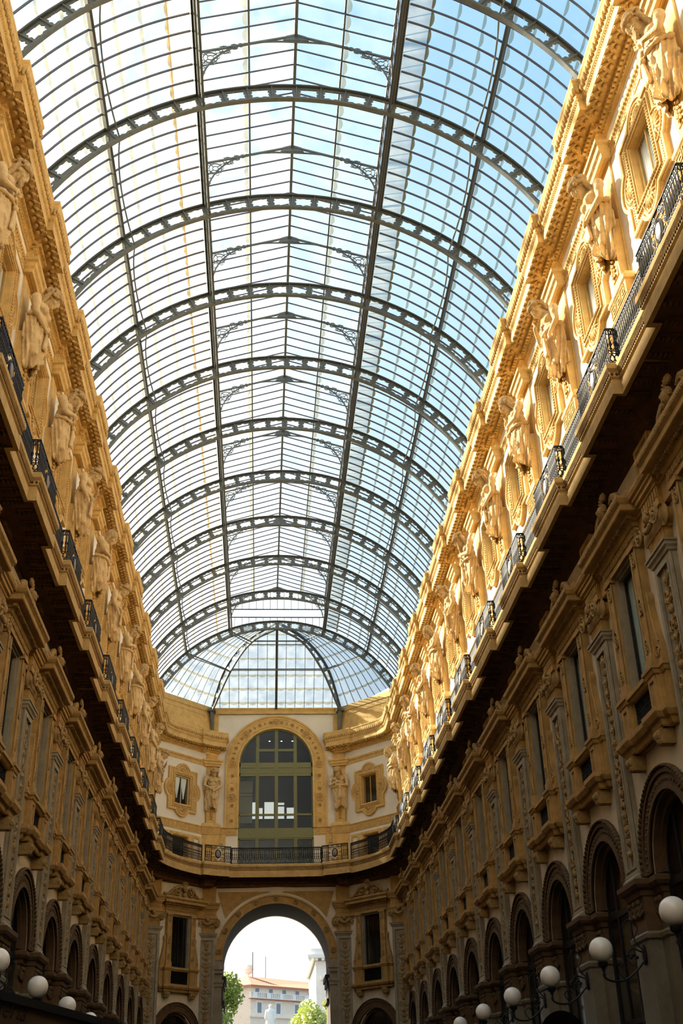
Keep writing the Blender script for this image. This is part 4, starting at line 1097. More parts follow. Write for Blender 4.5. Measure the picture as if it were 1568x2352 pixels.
for s in (1, -1):
    rt = thing('half_dome_rib', 'heavy iron hip rib with cutouts on the %s edge of the far half dome' % SN[s], 'roof rib')
    U = [Vector((s * p.x, p.y, p.z)) for p in HU]; Lw = [Vector((s * p.x, p.y, p.z)) for p in HL]
    b = MB(); b.tube(U, .10, 4, True); b.build('upper_chord', IROND, rt)
    b = MB(); b.tube(Lw, .075, 4, True); b.build('lower_chord', IRON, rt)
    W = MB(); idx = [0, 2, 4, 6, 8, 10, 12, 14, 16, 18]
    for a, c in zip(idx, idx[1:]):
        A_, B_, C_, D_ = Lw[a], Lw[c], U[c], U[a]; nrm = (B_ - A_).cross(D_ - A_).normalized()
        def fn(u, v, d): u += .5; v += .5; return (A_.lerp(B_, u)).lerp(D_.lerp(C_, u), v) + nrm * d
        W.prism(rect_star(), fn, -.02, .02)
        W.tube([A_, D_], .03, 4)
    W.build('web', IRON, rt)
    k = MB(); x, y = s * 4.2, 71.95
    k.add([(x - .13, y - .35, 25.95), (x + .13, y - .35, 25.95), (x + .13, y + .25, 25.95), (x - .13, y + .25, 25.95), (x - .06 - s * .12, y + .0, 24.3), (x + .06 - s * .12, y + .0, 24.3), (x + .06 - s * .12, y + .3, 24.3), (x - .06 - s * .12, y + .3, 24.3)],
          [(0, 1, 2, 3), (4, 7, 6, 5), (0, 4, 5, 1), (1, 5, 6, 2), (2, 6, 7, 3), (3, 7, 4, 0)]); k.box(x - .25, x + .25, y - .45, y + .25, 25.72, 25.85)
    k.build('foot_bracket', IRON, rt)
b = MB(); b.tube([Vector((0, p.y, p.z - .08)) for p in HU], [.11] * NT, 4, True); tag(b.build('half_dome_mullion', IROND), 'thick straight iron mullion down the middle of the far half dome', 'roof rib')
b = MB()
for s in (1, -1):
    b.tube([(s * 5.6, YE, 28.0), (s * 3.25, 70.0, 28.0)], .045, 4); b.tube([(s * 5.3, YE, 27.7), (s * 4.2, 68.7, 27.85), (s * 3.1, 69.7, 27.75)], .03, 4)
b.tube([(-3.25, 70.0, 28.0), (3.25, 70.0, 28.0)], .045, 4); b.tube([(-3.1, 69.7, 27.8), (0, 69.9, 27.88), (3.1, 69.7, 27.8)], .03, 4)
tag(b.build('half_dome_ring', IRON), 'horizontal iron ring tying the ribs of the far half dome at mid height', 'roof rib')
b = MB(); b.tube([(-2.9, YE, 29.45), (-1.75, 68.75, 29.45), (1.75, 68.75, 29.45), (2.9, YE, 29.45)], .05, 4); b.tube([(-2.9, YE, 29.3), (-1.7, 68.6, 29.15), (1.7, 68.6, 29.15), (2.9, YE, 29.3)], .03, 4)
tag(b.build('half_dome_collar', IRON), 'short iron collar near the crown of the far half dome', 'roof rib')

# ================================================================== FAR END
TH = atan2(.737, .676); DR = Vector((cos(TH), sin(TH))); AU = Vector((-6.71, 69.46)); ALo = Vector((-6.52, 67.2))
def cant(s, base, t, back=0.):         # point on canted wall; back = distance behind it
    p = base + DR * t + Vector((-DR.y, DR.x)) * back
    return (s * -p.x if s > 0 else p.x, p.y)
def canta(s): return TH if s < 0 else -TH
YU = 72.25; YL = 69.85
UWN = upper_window('none'); AED = aedicule(3, False)
def wall_poly(name, m, p0, p1, loops, th=.3):
    p0 = Vector(p0); p1 = Vector(p1); t = (p1 - p0).normalized(); n = Vector((-t.y, t.x))
    b = MB(); b.prism(loops, lambda u, v, d: (p0.x + t.x * u + n.x * d, p0.y + t.y * u + n.y * d, v), 0, th); return struct(b.build(name, m))
LU = (AU + DR * 3.35 - Vector((-7.45, 68.653))).length
for s in (1, -1):
    c = 1.29 + 1.095
    a0 = (-7.45, 68.653); a1 = tuple(AU + DR * 3.35)
    lp = [rect(0, LU, 15.3, 26.1), rect(c - .66, c + .66, 19.35, 21.15), rect(c - .66, c + .66, 15.43, 17.5)]
    if s < 0: wall_poly('wall_left_canted_upper', PLA, a0, a1, lp)
    else: wall_poly('wall_right_canted_upper', PLA, (-a1[0], a1[1]), (-a0[0], a0[1]), [[(LU - u, v) for u, v in l] for l in lp])
    LL = 4.35; c = 1.5 + .99
    a0 = (-7.25, 66.40); a1v = Vector(a0) + DR * LL; 
    bot = [(0, 6.08), (c - 1.36, 6.08)] + [(c - 1.36 * cos(pi * i / 20), 6.1 + 1.36 * sin(pi * i / 20)) for i in range(21)] + [(c + 1.36, 6.08), (LL, 6.08), (LL, 14.4), (0, 14.4)]
    lp = [bot, rect(c - .735, c + .735, 9.71, 12.5), rect(c - .66, c + .66, 8.86, 9.5)]
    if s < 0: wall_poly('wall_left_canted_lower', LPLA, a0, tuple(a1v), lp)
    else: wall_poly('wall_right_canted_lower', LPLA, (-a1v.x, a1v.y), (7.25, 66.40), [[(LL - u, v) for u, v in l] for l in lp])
    # piers of the canted arches
    for t in (-.55, 3.55):
        x, y = cant(s, ALo, t, .2)
        place(PR, (x, y, 0), canta(s), 'marble pier at the %s edge of the %s corner arch' % ('outer' if t < 0 else 'inner', SN[s]), 'corner piers by the far arch').scale = (.5, 1, 1)
    x, y = cant(s, ALo, 1.5, .2)
    place(AR, (x, y, 0), canta(s), 'round arch with dark doorway on the %s angled corner wall beside the great archway' % SN[s])
    place(AED, (x, y, 0), canta(s), 'tall dark window with scroll pediment on the %s angled corner wall' % SN[s])
    x, y = cant(s, ALo, -.55, .2); place(LP_[0], (x, y, 0), (TH - .35) * -s, 'grey marble pilaster where the %s wall turns into the angled corner' % SN[s])
    place(LP_[1], (s * 4.02, YL + .15, 0), -s * .12, 'wide marble pilaster with carved panel on the %s side of the great archway' % SN[s])
    x, y = cant(s, AU, 1.29); 
    if s > 0: place(UWN, (x, y, 0), canta(s), 'dark small window in lobed ochre frame right of the great green window')
    place(UD, (x, y, 0), canta(s), 'dark balcony door on the %s angled corner wall behind the railing' % SN[s])
    kd = 1 if s < 0 else 0
    o = place(HK[kd], (s * 4.12, YU - .12, HZ + .08), -s * .3, ('stone herm of a young woman with joined hands left of the great green window' if s < 0 else 'stone herm of a bearded bare-chested man right of the great green window')); o.scale = (-1.14 * s, 1.12, 1.14)
    place(HP, (s * 4.12, YU - .12, 0), -s * .3, 'ochre tapered pillar carrying the herm %s of the great green window' % ('left' if s < 0 else 'right'))
UWT = upper_window('tied'); x, y = cant(-1, AU, 1.29); UWT.location = (x, y, 0); UWT.rotation_euler = (0, 0, TH); UWT['label'] = 'small window with two tied-back curtains in lobed ochre frame left of the great green window'
# upper centre wall with arched opening
R1 = 2.37; ZC = 22.35
bot = [(-4.5, 15.3), (-R1, 15.3)] + [(-R1 * cos(pi * i / 32), ZC + R1 * sin(pi * i / 32)) for i in range(33)] + [(R1, 15.3), (4.5, 15.3), (4.5, 26.1), (-4.5, 26.1)]
b = MB(); b.wallp([bot], YU, YU + .4); struct(b.build('wall_end_upper', PLA))
R2 = 3.13; ZL = 10.26
bot = [(-4.6, FLOOR), (-R2, FLOOR)] + [(-R2 * cos(pi * i / 36), ZL + R2 * sin(pi * i / 36)) for i in range(37)] + [(R2, FLOOR), (4.6, FLOOR), (4.6, 14.4), (-4.6, 14.4)]
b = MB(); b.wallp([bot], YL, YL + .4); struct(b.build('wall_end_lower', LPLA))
bot = [(-9.4, FLOOR), (-R2, FLOOR)] + [(-R2 * cos(pi * i / 36), ZL + R2 * sin(pi * i / 36)) for i in range(37)] + [(R2, FLOOR), (9.4, FLOOR), (9.4, 15.2), (-9.4, 15.2)]
b = MB(); b.wallp([bot], 74.3, 74.7); struct(b.build('wall_end_outer', LOCH))
# barrel passage
b = MB(); n = 36
o = 0
for y in (YL + .02, 74.4):
    b.v += [(-R2 - .0, y, FLOOR)] + [(-R2 * cos(pi * i / n), y, ZL + R2 * sin(pi * i / n)) for i in range(n + 1)] + [(R2, y, FLOOR)]
m = n + 3
for i in range(m - 1): b.f.append((i, i + 1, m + i + 1, m + i))
struct(b.build('ceiling_passage', PASS, None, 180, False))
# great archway surround
rt = thing('great_archway_surround', 'large round archway surround with rosettes around the bright opening', 'arch')
b = MB()
def ringp(b, r0, r1, zc, y0, y1, n=40): b.wallp([circ(0, zc, r1, 0, 180, n) + circ(0, zc, r0, 180, 0, n)], y0, y1)
ringp(b, R2 - .04, R2 + .42, ZL, YL - .08, YL); ringp(b, R2 + .36, R2 + .44, ZL, YL - .13, YL); ringp(b, R2 - .05, R2 + .04, ZL, YL - .12, YL)
b.build('archivolt', LOCH, rt)
b = MB()
for i in range(9):
    a = pi * (i + .5) / 9 if False else radians(8 + 164 * i / 8); M = T(cos(a) * (R2 + .2), YL - .12, ZL + sin(a) * (R2 + .2))
    b.tube([tuple(M @ Vector((.14 * cos(g), 0, .14 * sin(g)))) for g in [2 * pi * h / 14 for h in range(14)]], .025, 5, closed=True)
    for q in range(6): g = 2 * pi * q / 6; b.ell(tuple(M @ Vector((.07 * cos(g), 0, .07 * sin(g)))), (.04, .03, .04), 5, 4)
b.build('rosettes', LOCHC, rt, 60)
for s in (1, -1):
    b = MB(); x0, x1 = sorted((s * (R2 - .05), s * (R2 + .42)))
    b.box(x0, x1, YL - .08, YL, FLOOR, 9.05)
    for z0_, z1_, e in ((9.75, 9.95, .12), (9.55, 9.75, .06), (9.05, 9.2, .1), (8.85, 9.05, .05)): b.box(x0 - (e if s > 0 else 0), x1 + (e if s < 0 else 0), YL - .1 - e, YL, z0_, z1_)
    b.box(x0, x1, YL - .06, YL, 9.0, ZL); b.box(x0, x1, YL - .10, YL, FLOOR, 8.8)
    b.build('impost_and_jamb', MAR, rt)
    b = MB()   # inner order capital seen in profile
    for (z0_, z1_, e) in ((9.3, 9.6, .22), (9.0, 9.3, .14), (8.1, 8.3, .16), (8.3, 9.0, .06)): b.box(*sorted((s * R2, s * (R2 - e))), 71.6, 74.25, z0_, z1_)
    b.build('inner_capital', PASS, rt)
    b = MB(); arc = [(R2 + .62) * 1.0, 0]
    ra = R2 + .62; pts = [(s * (ra * cos(a)), ZL + ra * sin(a)) for a in [radians(38 + 46 * i / 12) for i in range(13)]]
    tri = [(s * 3.42, ZL + ra * sin(radians(32)) if False else pts[0][1] - .05)] + [(s * 3.42, 13.95), (pts[-1][0], 13.95)]
    tri = [(max(-3.42, min(3.42, p[0])), p[1]) for p in pts] + [(pts[-1][0], 14.02), (s * 3.42, 14.02)]
    b.wallp([tri], YL - .05, YL)
    cx = sum(p[0] for p in tri) / len(tri); cz = sum(p[1] for p in tri) / len(tri)
    inner = [(cx + .6 * (p[0] - cx) + s * .16, cz + .6 * (p[1] - cz) + .1) for p in tri]; b.wallp([inner], YL - .075, YL - .04)
    b.build('spandrel_panel', LOCH, rt)
# cornice, bands, slab round the end
def mir(path): return [(-x, y) for x, y in path][::-1]
CP = [(-7.45, 64.843), (-7.45, 66.9), (-7.29, 66.9), (-7.29, 68.1), (-7.2, 68.55), (-7.0, 69.0), (-6.75, 69.4), (-4.78, 71.56), (-4.62, 71.42), (-4.4, 71.62), (-3.80, 71.95), (-3.80, 72.25)]
BP = [(-7.45, 64.843), (-7.45, 68.653), (-4.45, 71.93)]
KP = [(-7.45, 64.843), (-7.45, 68.653), (-4.6, 71.78), (-4.5, 71.75), (-3.8, 72.0), (-3.75, 72.25), (-2.40, 72.25)]
SP = [(-6.17, 60.136 + P / 2 + 1.31 - .0)]
SP = [(-6.37, YK(9) - P / 2), (-6.37, YK(9) - SB), (-6.17, YK(9) - SB), (-6.17, YK(9) + SB), (-6.37, YK(9) + SB), (-6.24, 64.5), (-5.98, 65.25), (-5.62, 66.05), (-5.15, 66.85), (-4.75, 67.4), (-4.37, 67.85), (-4.2, 67.72), (-3.5, 68.2), (-2.7, 68.5), (-2.7, 68.75), (0, 68.85)]
SPF = SP + [(-x, y) for x, y in SP[:-1]][::-1]
for pth in (CP, mir(CP)):
    a, o = cornice_geo(pth); t = trim(a.build('trim', OCH)); o.build('carving', OCHC, t, 60)
for pth in (BP, mir(BP)):
    a, o = band_geo(pth); t = trim(a.build('trim', OCH)); o.build('carving', OCHC, t, 60)
for pth in (KP, mir(KP)):
    a = MB(); a.sweep(KEYB, pth); t = trim(a.build('trim', OCH)); o = MB()
    for p, q in zip(pth, pth[1:]):
        p = Vector(p); q = Vector(q); L_ = (q - p).length
        if L_ > .5:
            k = MB(); meander(k, 0.03, L_ - .03, 17.9, 18.29, -.035); o.merge(k, T(p.x, p.y) @ RZ(atan2((q - p).y, (q - p).x)))
    o.build('key_pattern', OCHC, t)
a = MB(); a.sweep([(d - 1.08, z) for d, z in SLAB[9:]], SPF, False); sf = MB(); sf.sweep([(d - 1.08, z) for d, z in SLAB[:10]], SPF, False); o = MB(); slab_orn(o, SPF, -1.08)
pl = [p for p in SPF[4:-4]]
pl = [(-6.3, YK(9) + SB)] + [(x, y) for x, y in SPF[5:-5]] + [(6.3, YK(9) + SB), (7.6, YK(9) + SB), (7.6, 68.8), (4.5, 72.3), (-4.5, 72.3), (-7.6, 68.8), (-7.6, YK(9) + SB)]
a.prism([pl], lambda u, v, d: (u, v, d), 15.36, 15.41)
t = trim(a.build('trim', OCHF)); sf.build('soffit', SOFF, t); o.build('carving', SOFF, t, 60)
# attic walls panels + ledge
b = MB(); b.box(-4.5, 4.5, YU - .10, YU, 25.68, 26.1); b.box(-4.5, 4.5, YU - .14, YU, 25.98, 26.1); b.box(-4.5, 4.5, YU - .13, YU, 25.68, 25.76); trim(b.build('trim', OCH))
for s in (1, -1):
    p0 = Vector((-7.45, 68.653)); 
    b = MB(); b.box(0, LU + .55, -.05, 0, 24.2, 26.1); b.box(0, LU + .55, -.10, 0, 25.75, 26.1); b.wallp([rect(.5, LU - .25, 24.3, 25.7), rect(.62, LU - .37, 24.42, 25.45)], -.075, -.03)
    M = T(p0.x, p0.y) @ RZ(TH) if s < 0 else T(7.45, 68.653) @ RZ(-TH) @ Matrix.Diagonal((-1, 1, 1, 1))
    bb = MB(); bb.merge(b, M); bb.box(*sorted((s * 3.75, s * 4.6)), YU - .07, YU, 24.2, 26.1); trim(bb.build('trim', OCH))
# panels beside the green window, below key band
b = MB()
for s in (1, -1):
    b.wallp([rect(*sorted((s * 3.12, s * 3.75)), 15.42, 17.86), rect(*sorted((s * 3.3, s * 3.57)), 15.6, 17.35)], YU - .05, YU)
    b.wallp([rect(*sorted((s * 3.2, s * 3.67)), 15.42, 17.6), rect(*sorted((s * 3.3, s * 3.57)), 15.6, 17.35)], YU - .08, YU)
trim(b.build('trim', OCH))
# green window
rt = thing('great_green_window', 'tall arched window with olive green frame and many panes above the far archway', 'window')
b = MB(); ringp(b, R1 - .0, R1 + .84, ZC, YU - .07, YU); ringp(b, R1 + .76, R1 + .86, ZC, YU - .13, YU); ringp(b, R1 - .02, R1 + .1, ZC, YU - .12, YU); ringp(b, R1 + .14, R1 + .19, ZC, YU - .10, YU); ringp(b, R1 + .62, R1 + .67, ZC, YU - .10, YU)
for s in (1, -1):
    for x0, x1, d in ((R1, R1 + .84, .07), (R1 + .76, R1 + .86, .13), (R1 - .02, R1 + .1, .12), (R1 + .14, R1 + .19, .10), (R1 + .62, R1 + .67, .10)): b.box(*sorted((s * x0, s * x1)), YU - d, YU, 18.3, ZC)
OSR = b.build('ochre_surround', OCH, rt)
b = MB()
def ros(b, x, z, r):
    b.tube([(x + r * cos(g), YU - .09, z + r * sin(g)) for g in [2 * pi * h / 16 for h in range(16)]], r * .16, 5, closed=True)
    for q in range(8): g = 2 * pi * q / 8; b.ell((x + r * .52 * cos(g), YU - .09, z + r * .52 * sin(g)), (r * .26, .035, r * .16), 5, 4, RY(-g))
    b.ell((x, YU - .11, z), (r * .25, .05, r * .25), 6, 4)
Rm = R1 + .41
for i in range(25):
    a = radians(0 + 180 * i / 24); big = i in (0, 6, 12, 18, 24)
    if big: ros(b, Rm * cos(a), ZC + Rm * sin(a), .22)
    elif i % 2: ros(b, Rm * cos(a), ZC + Rm * sin(a), .11)
    else: b.box(-.03, .03, -.02, .02, -.12, .12, T(Rm * cos(a), YU - .08, ZC + Rm * sin(a)) @ RY(-a + pi / 2)); b.box(-.07, .07, -.02, .02, -.03, .03, T(Rm * cos(a), YU - .08, ZC + Rm * sin(a)) @ RY(-a + pi / 2))
for s in (1, -1):
    for i, z in enumerate((21.6, 21.15, 20.75, 20.2, 19.7, 19.2, 18.75)):
        if i == 3: ros(b, s * Rm, z, .24)
        elif i % 2 == 0: ros(b, s * Rm, z, .11)
        else: b.box(s * Rm - .1, s * Rm + .1, YU - .1, YU - .06, z - .025, z + .025)
b.build('carved_rosettes', OCHC, OSR, 60)
b = MB(); yf = YU + .12
al = archloop(R1, 15.42, ZC, n=32)
b.wallp([al, archloop(R1 - .09, 15.5, ZC, n=32)], yf, yf + .14)
for x in (-1.19, .03, 1.24): b.box(x - .105, x + .105, yf - .02, yf + .12, 15.42, ZC + sqrt(R1 * R1 - x * x)); b.box(x - .04, x + .04, yf - .05, yf, 15.42, ZC + sqrt(R1 * R1 - x * x) - .05)
for z0_, z1_ in ((23.24, 23.40), (22.22, 22.5), (21.62, 21.8), (19.10, 19.22), (18.20, 18.32), (17.62, 17.75)): 
    xx = R1 if z0_ < 23 else 1.24
    b.box(-xx, xx, yf - .0, yf + .12, z0_, z1_)
b.box(-R1, R1, yf - .03, yf + .1, 17.7, 18.28); b.box(-R1, R1, yf + .02, yf + .08, 21.7, 22.3)
for x0, x1 in ((-2.28, -1.3), (-1.08, -.08), (.14, 1.13), (1.35, 2.28)): b.wallp([rect(x0, x1, 21.8, 22.22), rect(x0 + .06, x1 - .06, 21.86, 22.16)], yf - .02, yf + .03)
b.build('green_frame', GRN, rt)
b = MB(); b.wallp([archloop(R1 - .03, 15.42, ZC, n=32)], yf + .06, yf + .07); b.build('glass', DGL, rt)
rm = thing('room_behind_window', 'dim room seen through the great green window with bright far panes', 'room')
b = MB(); yb = 79.5
hol = [(-1.62, -1.27, 20.6, 21.8), (-1.08, -.83, 20.6, 21.4), (-.71, -.05, 20.6, 21.81), (.20, .67, 20.6, 21.49), (.20, .67, 21.55, 21.76), (.84, 1.4, 20.6, 21.41)]
b.wallp([rect(-5, 5, 15, 26)] + [rect(*h) for h in hol], yb, yb + .2); b.box(-5, -4.8, YU + .5, yb, 15, 26); b.box(4.8, 5, YU + .5, yb, 15, 26); b.box(-5, 5, YU + .5, yb, 25.6, 25.8); b.box(-5, 5, YU + .5, yb, 15, 15.2); b.box(-5, 5, YU + .45, YU + .5, 24.9, 26)
b.build('walls', DARK, rm)
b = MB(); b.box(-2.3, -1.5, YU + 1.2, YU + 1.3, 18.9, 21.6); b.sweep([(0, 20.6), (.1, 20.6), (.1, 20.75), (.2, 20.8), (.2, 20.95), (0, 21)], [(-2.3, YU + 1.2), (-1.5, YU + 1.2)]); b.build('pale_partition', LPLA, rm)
SPOT = bpy.data.materials.new('downlight'); SPOT.use_nodes = True; e = SPOT.node_tree.nodes['Principled BSDF']; e.inputs['Emission Color'].default_value = (1, .95, .85, 1); e.inputs['Emission Strength'].default_value = 3
for x in (-.41, .38, 1.11):
    b = MB(); b.ell((x, 73.8, 24.36), (.07, .07, .03)); tag(b.build('ceiling_light', SPOT), 'small lit ceiling lamp behind the arched top of the green window, %s' % {-.41: 'leftmost', .38: 'middle one', 1.11: 'rightmost'}[x], 'lamp', 'small lamps behind the green window')
# railing along the end balcony
ins = lambda p: (p[0] * .985, p[1] + .1)
ra = [(-6.27, YK(9) + SB + .02), (-6.15, 64.55), (-5.9, 65.3), (-5.53, 66.12), (-5.05, 66.95), (-4.66, 67.5), (-4.35, 67.95)]
rb_ = [(-4.2, 67.83), (-3.5, 68.3), (-2.62, 68.6)]
def lr_(pth, lab, medal=None):
    r = railing(pth, medal=medal); r['label'] = lab; return r
lr_(ra, 'curved black railing at the left corner of the far balcony'); lr_(mir(ra), 'curved black railing at the right corner of the far balcony')
for s in (-1, 1):
    rl = railing([(-.82, 0), (.82, 0)], medal=0.); rl.location = (s * 3.42, 68.22, 0); rl.rotation_euler = (0, 0, -s * .46)
    rl['label'] = 'black railing with round medallion on the far balcony, %s of its middle' % SN[s]
lr_([(-2.65, 68.87), (0, 68.95), (2.65, 68.87)], 'long straight black railing across the middle of the far balcony')

# ================================================================== OUTSIDE THE ARCHWAY
CX, CZ = -.902, 1.6
def far(x, y0, z, y): k = y / y0; return (CX + (x - CX) * k, CZ + z * k)     # z relative to the eye
YBd = 235.
fx = lambda x, z: far(x, 110., z, YBd)
# building in its own frame: corner at origin, right wing recedes
rt = thing('apartment_building', 'cream corner building with terracotta tiled roof seen through the archway', 'building')
cx_, ez = fx(-1.74, 11.54)
k = YBd / 110.
cor = Vector((cx_, YBd)); rr = Vector(((4.23 - CX) * k + CX, 115.28 * k)); ll = Vector(((-3.78 - CX) * k + CX, 111.34 * k))
dR = (rr - cor).normalized(); dL = (ll - cor).normalized()
rr = cor + dR * 30; ll = cor + dL * 14; back = rr + (ll - cor)
b = MB(); b.prism([[tuple(cor), tuple(rr), tuple(back), tuple(ll)]], lambda u, v, d: (u, v, d), FLOOR, ez); b.build('walls', BLDG, rt)
b = MB(); e_ = 1.0; nR = Vector((dR.y, -dR.x)); nL = Vector((-dL.y, dL.x)); out = (nR + nL).normalized()
c2 = cor + out * e_; r2 = rr + nR * e_; l2 = ll + nL * e_; pk = cor - out * 10 ; pr_ = rr - nR * 10; plf = ll - nL * 10
b.add([(c2.x, c2.y, ez), (r2.x, r2.y, ez), (pr_.x, pr_.y, ez + 2.7), (pk.x, pk.y, ez + 2.7), (l2.x, l2.y, ez), (plf.x, plf.y, ez + 2.7), (c2.x, c2.y, ez - .35), (r2.x, r2.y, ez - .35), (l2.x, l2.y, ez - .35), (back.x, back.y, ez)],
      [(0, 1, 2, 3), (4, 0, 3, 5), (6, 7, 1, 0), (8, 6, 0, 4), (3, 2, 9, 5)])
b.build('tiled_roof', ROOFT, rt)
def onface(b, t0, t1, z0, z1, dd=.05, d=dR, n=nR): 
    M = Matrix(((d.x, -n.x, 0, cor.x), (d.y, -n.y, 0, cor.y), (0, 0, 1, 0), (0, 0, 0, 1))); b.box(t0, t1, -dd, .02, z0, z1, M)
WP = mat('far_window_pane', (.25, .28, .30), .2)
zf = lambda zc: CZ + zc * k
for i in range(6):
    b = MB(); onface(b, 1.2 + 3.5 * i, 2.1 + 3.5 * i, zf(10.98), zf(11.29), .06); b.build('attic_window', WP, rt)
for i in range(5):
    b = MB(); onface(b, 1.6 + 4.9 * i, 2.7 + 4.9 * i, zf(9.3), zf(10.1), .06); b.build('window', WP, rt)
    b = MB(); onface(b, 1.35 + 4.9 * i, 1.6 + 4.9 * i, zf(9.2), zf(10.25), .15); onface(b, 2.7 + 4.9 * i, 2.95 + 4.9 * i, zf(9.2), zf(10.25), .15); onface(b, 1.3 + 4.9 * i, 3.0 + 4.9 * i, zf(10.15), zf(10.3), .25); b.build('window_frame', BLDW, rt)
b = MB()
onface(b, -.5, 30, zf(10.44), zf(10.5), .7); onface(b, -.5, 30, zf(8.9), zf(9.05), .4)
b.build('string_courses', ROOFT if False else BLDG, rt)
b = MB(); onface(b, -.5, 30, zf(10.39), zf(10.44), .75); b.build('red_course', ROOFT, rt)
b = MB(); onface(b, -.4, 30, zf(10.9), zf(10.95), .6)
for i in range(60): onface(b, -.4 + .5 * i, -.2 + .5 * i, zf(10.5), zf(10.9), .55)
for i in range(9): onface(b, .2 + 3.4 * i, 1.1 + 3.4 * i, zf(10.5), zf(10.94), .62)
b.build('balustrade', BLDW, rt)
b = MB(); b.lathe([(0, 0), (.75, .3), (1.05, 1.05), (.75, 1.8), (0, 2.1)], (pk.x + .1, pk.y - .3, ez + 2.9), 14); b.tube([(pk.x + .1, pk.y - .3, ez + 2.4), (pk.x + .1, pk.y - .3, ez + 3.2)], .1, 5); tag(b.build('satellite_dish', BLDG), 'round pale orange dish standing on the tiled roof corner', 'dish')
for t, hh_, w in ((3.9, 6.6, .09), (7.3, 6.0, .06)):
    p = cor + dR * t - nR * 4
    b = MB(); b.tube([(p.x, p.y, ez + 2), (p.x, p.y, ez + hh_)], w, 5); tag(b.build('antenna', IRON), 'thin upright antenna mast on the tiled roof, %s of the two' % ('left' if t < 5 else 'right'), 'antenna')
    if t < 5:
        pass
# white palace edge on the right
rt = thing('white_palace', 'overexposed white stone palace corner at the right edge of the archway view', 'building')
k2 = 1.5; 
x0, zc_ = far(3.58, 100., 13.0, 150.); 
b = MB(); b.box(x0 + .1, x0 + 14, 150, 172, FLOOR, zc_ - 1.2); b.build('walls', BLDW, rt)
b = MB(); b.box(x0 - .9, x0 + 14, 149.1, 172, zc_ - .9, zc_ - .5); b.box(x0 - .5, x0 + 14, 149.4, 172, zc_ - .5, zc_ + .2)
for i in range(9): b.box(x0 - .8 + .8 * i, x0 - .45 + .8 * i, 149.2, 149.9, zc_ - 1.2, zc_ - .9)
b.build('cornice', BLDW, rt)
b = MB(); b.box(x0 + .9, x0 + 2.1, 149.7, 150, 4, zc_ - 3.4); b.box(x0 + .7, x0 + 2.3, 149.5, 150, zc_ - 3.4, zc_ - 2.9); b.box(x0 + 4.2, x0 + 5.4, 149.7, 150, 4, zc_ - 3.4); b.build('pilaster', BLDW, rt)
# statue
rt = thing('robed_statue', 'white marble statue of a robed person seen from behind in the square', 'statue')
sx = -.02; sy = 120.; kz = 120. / 110.; zt_ = CZ + 9.85 * kz; sx = CX + (.03 - CX) * kz
b = MB(); H_ = zt_
def sk(c, r): b.ell((sx + c[0], sy + c[1], zt_ + c[2]), r, 12, 8)
sk((0, 0, -.16), (.17, .19, .2)); sk((0, .05, -.05), (.2, .2, .12)); sk((0, 0, -.62), (.42, .28, .32)); sk((.05, 0, -1.1), (.43, .30, .5)); sk((-.05, 0, -1.8), (.46, .32, .7)); sk((0, 0, -2.6), (.50, .34, .8))
cap(b, (sx - .35, sy, zt_ - .55), (sx - .48, sy - .1, zt_ - 1.2), .15, .12); cap(b, (sx + .35, sy, zt_ - .55), (sx + .42, sy - .1, zt_ - 1.25), .15, .12); cap(b, (sx + .42, sy - .1, zt_ - 1.25), (sx + .1, sy + .3, zt_ - 1.3), .12, .09)
for i in range(9): a = radians(200 + 17 * i); cap(b, (sx + .34 * cos(a), sy + .26 * sin(a), zt_ - .6), (sx + .52 * cos(a) - .05, sy + .36 * sin(a), zt_ - 3.2), .05, .08, 7)
vox(b, 'figure', MONU, .045, rt, 1)
b = MB(); b.lathe([(1.3, FLOOR), (1.3, 2.2), (1.0, 2.4), (.85, 2.6), (.8, zt_ - 3.6), (.95, zt_ - 3.4), (.95, zt_ - 3.1), (0, zt_ - 3.1)], (sx, sy, 0), 8); b.build('pedestal', MONU, rt)
# trees
def tree(x, y, z0, z1, rad, m, lab, sd):
    r = random.Random(sd); rt = thing('leafy_tree', lab, 'tree', (x, y, 0))
    b = MB(); lobes = []
    for i in range(16):
        t = r.random(); zz = z0 + (z1 - z0) * t; w = rad * (1 - .78 * t ** 1.5) ; a = r.uniform(0, 2 * pi)
        lobes.append((w * .65 * cos(a), w * .65 * sin(a), zz, rad * r.uniform(.26, .42)))
    lobes.append((0, 0, z1 - rad * .3, rad * .3))
    for i in range(5200):
        lx, ly, lz, lr = lobes[r.randrange(len(lobes))]; a = r.uniform(0, 2 * pi); u = r.uniform(-1, 1); q = lr * r.uniform(.7, 1.05)
        c = Vector((lx + q * cos(a) * sqrt(1 - u * u), ly + q * sin(a) * sqrt(1 - u * u), lz + q * u)); d1 = Vector((r.uniform(-1, 1), r.uniform(-1, 1), r.uniform(-1, 1))).normalized(); d2 = d1.orthogonal().normalized(); s_ = r.uniform(.10, .2)
        b.add([c - d1 * s_, c + d2 * s_ * .6, c + d1 * s_, c - d2 * s_ * .6], [(0, 1, 2, 3)])
    o = b.build('foliage', m, rt, fixn=False)
    t = MB(); t.tube([(0, 0, FLOOR), (.1, 0, z0 + 1), (0, .1, z1 - rad)], [.28, .2, .06], 7)
    for q in range(6): lb = lobes[q]; t.tube([(0, 0, z0), (lb[0], lb[1], lb[2])], [.12, .03], 5)
    t.build('trunk', BARK, rt, 60)
tree(-3.9, 98, 2.5, 12.4, 3.1, LEAF, 'dense green tree at the left edge of the archway view', 4)
tree(-4.9, 94, 3.5, 12.2, 2.2, LEAF, 'darker green tree partly hidden by the left jamb of the archway', 9)
tree(3.2, 104, 3.0, 11.3, 2.9, LEAFY, 'pale yellow-green tree right of the white statue', 6)
tree(5.7, 112, 3.5, 12.0, 1.6, LEAFY, 'pale tree tip in front of the white palace at the right jamb', 8)

